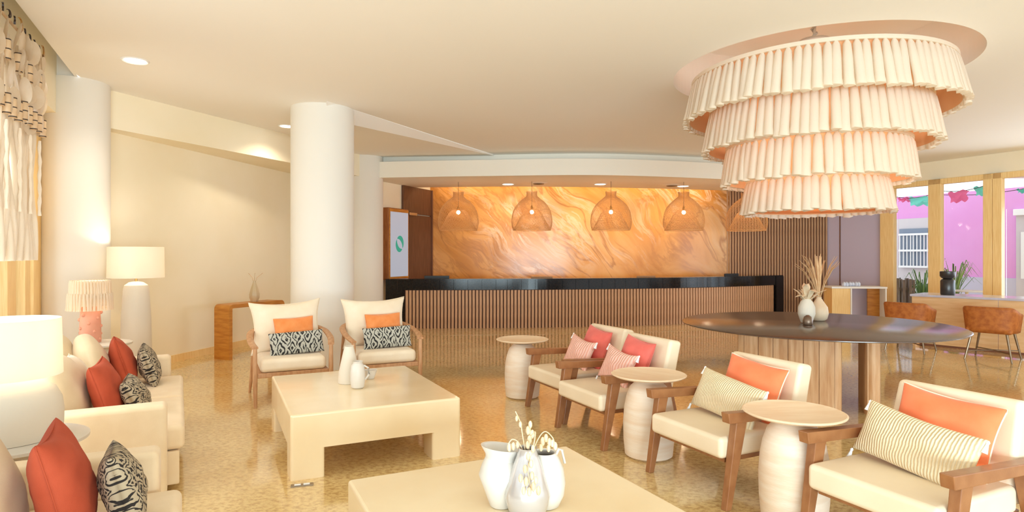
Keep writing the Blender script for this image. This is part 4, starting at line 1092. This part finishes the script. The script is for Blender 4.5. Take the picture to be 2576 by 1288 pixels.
for k in range(34):
    x = .01+.051*k; zt = rnd.uniform(2.5,2.8) if k%3 else 3.25; P = []
    ph = rnd.uniform(0,6)
    for j in range(9):
        z = zt+(1.45-zt)*j/8; P.append((x+.014*math.sin(ph+j*.9), -.04+.02*math.sin(ph*2+j*.7)-(.03 if k%3==0 else 0), z))
    rr = [rnd.uniform(.02,.026)]*3+[rnd.uniform(.024,.03)]*3+[rnd.uniform(.028,.034)]*3
    obj('cotton_strand', MB().tube(P, rr, 7), M_cotton, mac, angle=80)
for k in (1,7,13,20):
    P = [(.03+.051*k+.012*math.sin(j*1.4), .02, 2.5-.06*j) for j in range(12)]
    obj('plait', MB().tube(P, [.010+.006*(j%2) for j in range(12)], 7), M_cotton, mac, angle=80)

# ------------------------------------------------------------------ outside, beyond the right windows
struct('ground_outside', MB().box(8, 34, -6, 34, -.16, -.101), M_pave, smooth=False)
FP = PR+U*6.0
def fac_at(px, off=0):
    k = (px-HX)/F; q = FP-U*off; t = (q.x-k*q.y)/(k*V.y-V.x); return q+V*t
fc = thing('courtyard_building', 'pink rendered courtyard building with lilac base seen through the windows', 'building')
obj('wall', vquad(fac_at(2150)+V*3, fac_at(2550)-V*6, .85, 3.32, .3, 1), M_pink, fc, smooth=False)
obj('plinth', vquad(fac_at(2150,.04)+V*3, fac_at(2550,.04)-V*6, -.1, .85, .3, 1), M_lilac, fc, smooth=False)
obj('stone_surround', vquad(fac_at(2150,.06)+V*1, fac_at(2341,.06), .3, 2.62, .1, 1), M_stonegrey, fc, smooth=False)
wn = obj('window', vquad(fac_at(2262,.12), fac_at(2334,.12), 1.12, 2.30, .05, 1), M_shadeglass, fc, smooth=False)
for px in (2263,2272,2281,2290,2297,2306,2315,2324,2332):
    obj('glazing_bar', vquad(fac_at(px-.9,.2), fac_at(px+.9,.2), 1.12, 2.14, .03, 1), M_white, wn, smooth=False)
for z in (1.12,1.62,2.12): obj('glazing_rail', vquad(fac_at(2260,.22), fac_at(2336,.22), z-.03, z+.03, .03, 1), M_white, wn, smooth=False)
dn = obj('doorway', vquad(fac_at(2556,.06), fac_at(2640,.06), -.1, 2.55, .1, 1), M_stonegrey, fc, smooth=False)
obj('lintel', vquad(fac_at(2548,.16), fac_at(2650,.16), 2.55, 2.72, .2, 1), M_white, dn, bevel=.01, smooth=False)
obj('window_grille', vquad(fac_at(2568,.16), fac_at(2600,.16), .85, 2.1, .03, 1), M_white, dn, smooth=False)

# weathered posts and planting behind the first pane
def out_at(px, py, Y): return Vector(((px-HX)/F*Y, Y, EYE-(py-HY)/F*Y))
fn = thing('post_fence', 'weathered wooden post screen outside the first window pane', 'fence', (0,0,-.1))
for k, px in enumerate((2259,2267,2275,2283,2291,2299)):
    q = out_at(px, 700, 15.2+.1*(k%2)); obj('post', MB().box(q.x-.033,q.x+.033,q.y,q.y+.06,0,q.z+.1-.02*(k%3)), M_oldwood, fn, bevel=.006, smooth=False)
q0, q1 = out_at(2256,720,15.25), out_at(2302,720,15.25); obj('rail', MB().box(q0.x,q1.x,15.27,15.31,.7,.78), M_oldwood, fn, smooth=False)
def grass_plant(name, lab, base, h, spread, n, m, pot=None, seed=0, w=.016):
    rr = random.Random(seed); t = thing(name, lab, 'plant', base)
    if pot: obj('pot', MB().lathe([(pot*.7,0),(pot,pot*1.5),(pot*.92,pot*1.5),(pot*.85,pot*1.3)], 20, cap=False), M_ceramic, t)
    z0 = pot*1.3 if pot else 0
    for k in range(n):
        a = rr.uniform(0,2*PI); s = spread*rr.uniform(.4,1); hh = h*rr.uniform(.7,1.1); d = Vector((math.cos(a),math.sin(a),0))
        P = [Vector((0,0,z0)), d*s*.3+Vector((0,0,z0+hh*.6)), d*s*.7+Vector((0,0,z0+hh*.9)), d*s+Vector((0,0,z0+hh*.72))]
        obj('leaf', MB().tube(P, [(w*.4,.002),(w,.003),(w*.8,.003),(.002,.001)], 4), m, t, angle=70)
q = out_at(2320, 790, 15.4)
grass_plant('shrub','arching green shrub outside behind the first window pane', (q.x,q.y,-.1), 1.25, .55, 46, M_leaf, seed=4, w=.02)
q = out_at(2276, 700, 16.2)
grass_plant('shrub','low green shrub outside beneath the barred window', (q.x,q.y,-.1), 1.0, .6, 40, mat('dusty_leaf',(150,178,160),.7), seed=9, w=.025)
q = out_at(2400, 800, 13.6)
grass_plant('potted_plant','pale potted grass plant outside behind the black vase', (q.x,q.y,-.1), 1.25, .55, 44, mat('lime_leaf',(150,180,100),.6,rgb2=(110,150,90),nscale=6), pot=.22, seed=2, w=.016)
q = out_at(2432, 733, 13.0)
t = thing('outdoor_table','small white table outside behind the second window pane', 'table', (q.x,q.y,-.1))
obj('table_top', MB().lathe([(.001,.82),(.36,.82),(.37,.83),(.36,.84),(.001,.84)], 32, cap=False), M_white, t)
obj('leg', MB().lathe([(.2,0),(.2,.02),(.03,.03),(.03,.82)], 20), M_white, t)
# bunting strings
def bunting(lab, px0, py0, px1, py1, Y, flags):
    a, b = out_at(px0,py0,Y), out_at(px1,py1,Y-.6); t = thing('paper_bunting', lab, 'bunting', (0,0,0), 0, 'paper bunting outside the windows')
    P = [a.lerp(b,k/10)-Vector((0,0,.08*math.sin(PI*k/10))) for k in range(11)]
    obj('string', MB().tube(P, .008, 5), M_darkbead, t)
    for f, m, w, h in flags:
        c = a.lerp(b,f)-Vector((0,0,.08*math.sin(PI*f))); d = (b-a).normalized()
        vs = []; n = 6
        for j in range(n+1):
            for i in range(n+1):
                s = (i/n-.5)*w*(1-.35*j/n); vs.append(tuple(c+d*s+Vector((.02*math.sin(i*1.5+j), .04*math.sin(i+j*1.2), -h*j/n+.03*math.sin(i*2)))))
        fs = [(j*(n+1)+i,j*(n+1)+i+1,(j+1)*(n+1)+i+1,(j+1)*(n+1)+i) for j in range(n) for i in range(n)]
        obj('paper_flag', MB().add(vs, fs), m, t, angle=80)
bunting('string of teal paper flags seen through the first window pane', 2235,492,2350,488,16,[(.70,M_teal,.55,.22),(.35,M_pinkp,.3,.1)])
bunting('string with pink and teal paper flags seen through the second window pane', 2360,480,2492,462,15,[(.40,M_pinkp,.42,.26),(.88,M_teal,.4,.22)])
bunting('bare string line outside above the second window pane', 2360,490,2600,470,15.6,[(.9,M_teal,.3,.1)])
print('objects', len(bpy.data.objects))
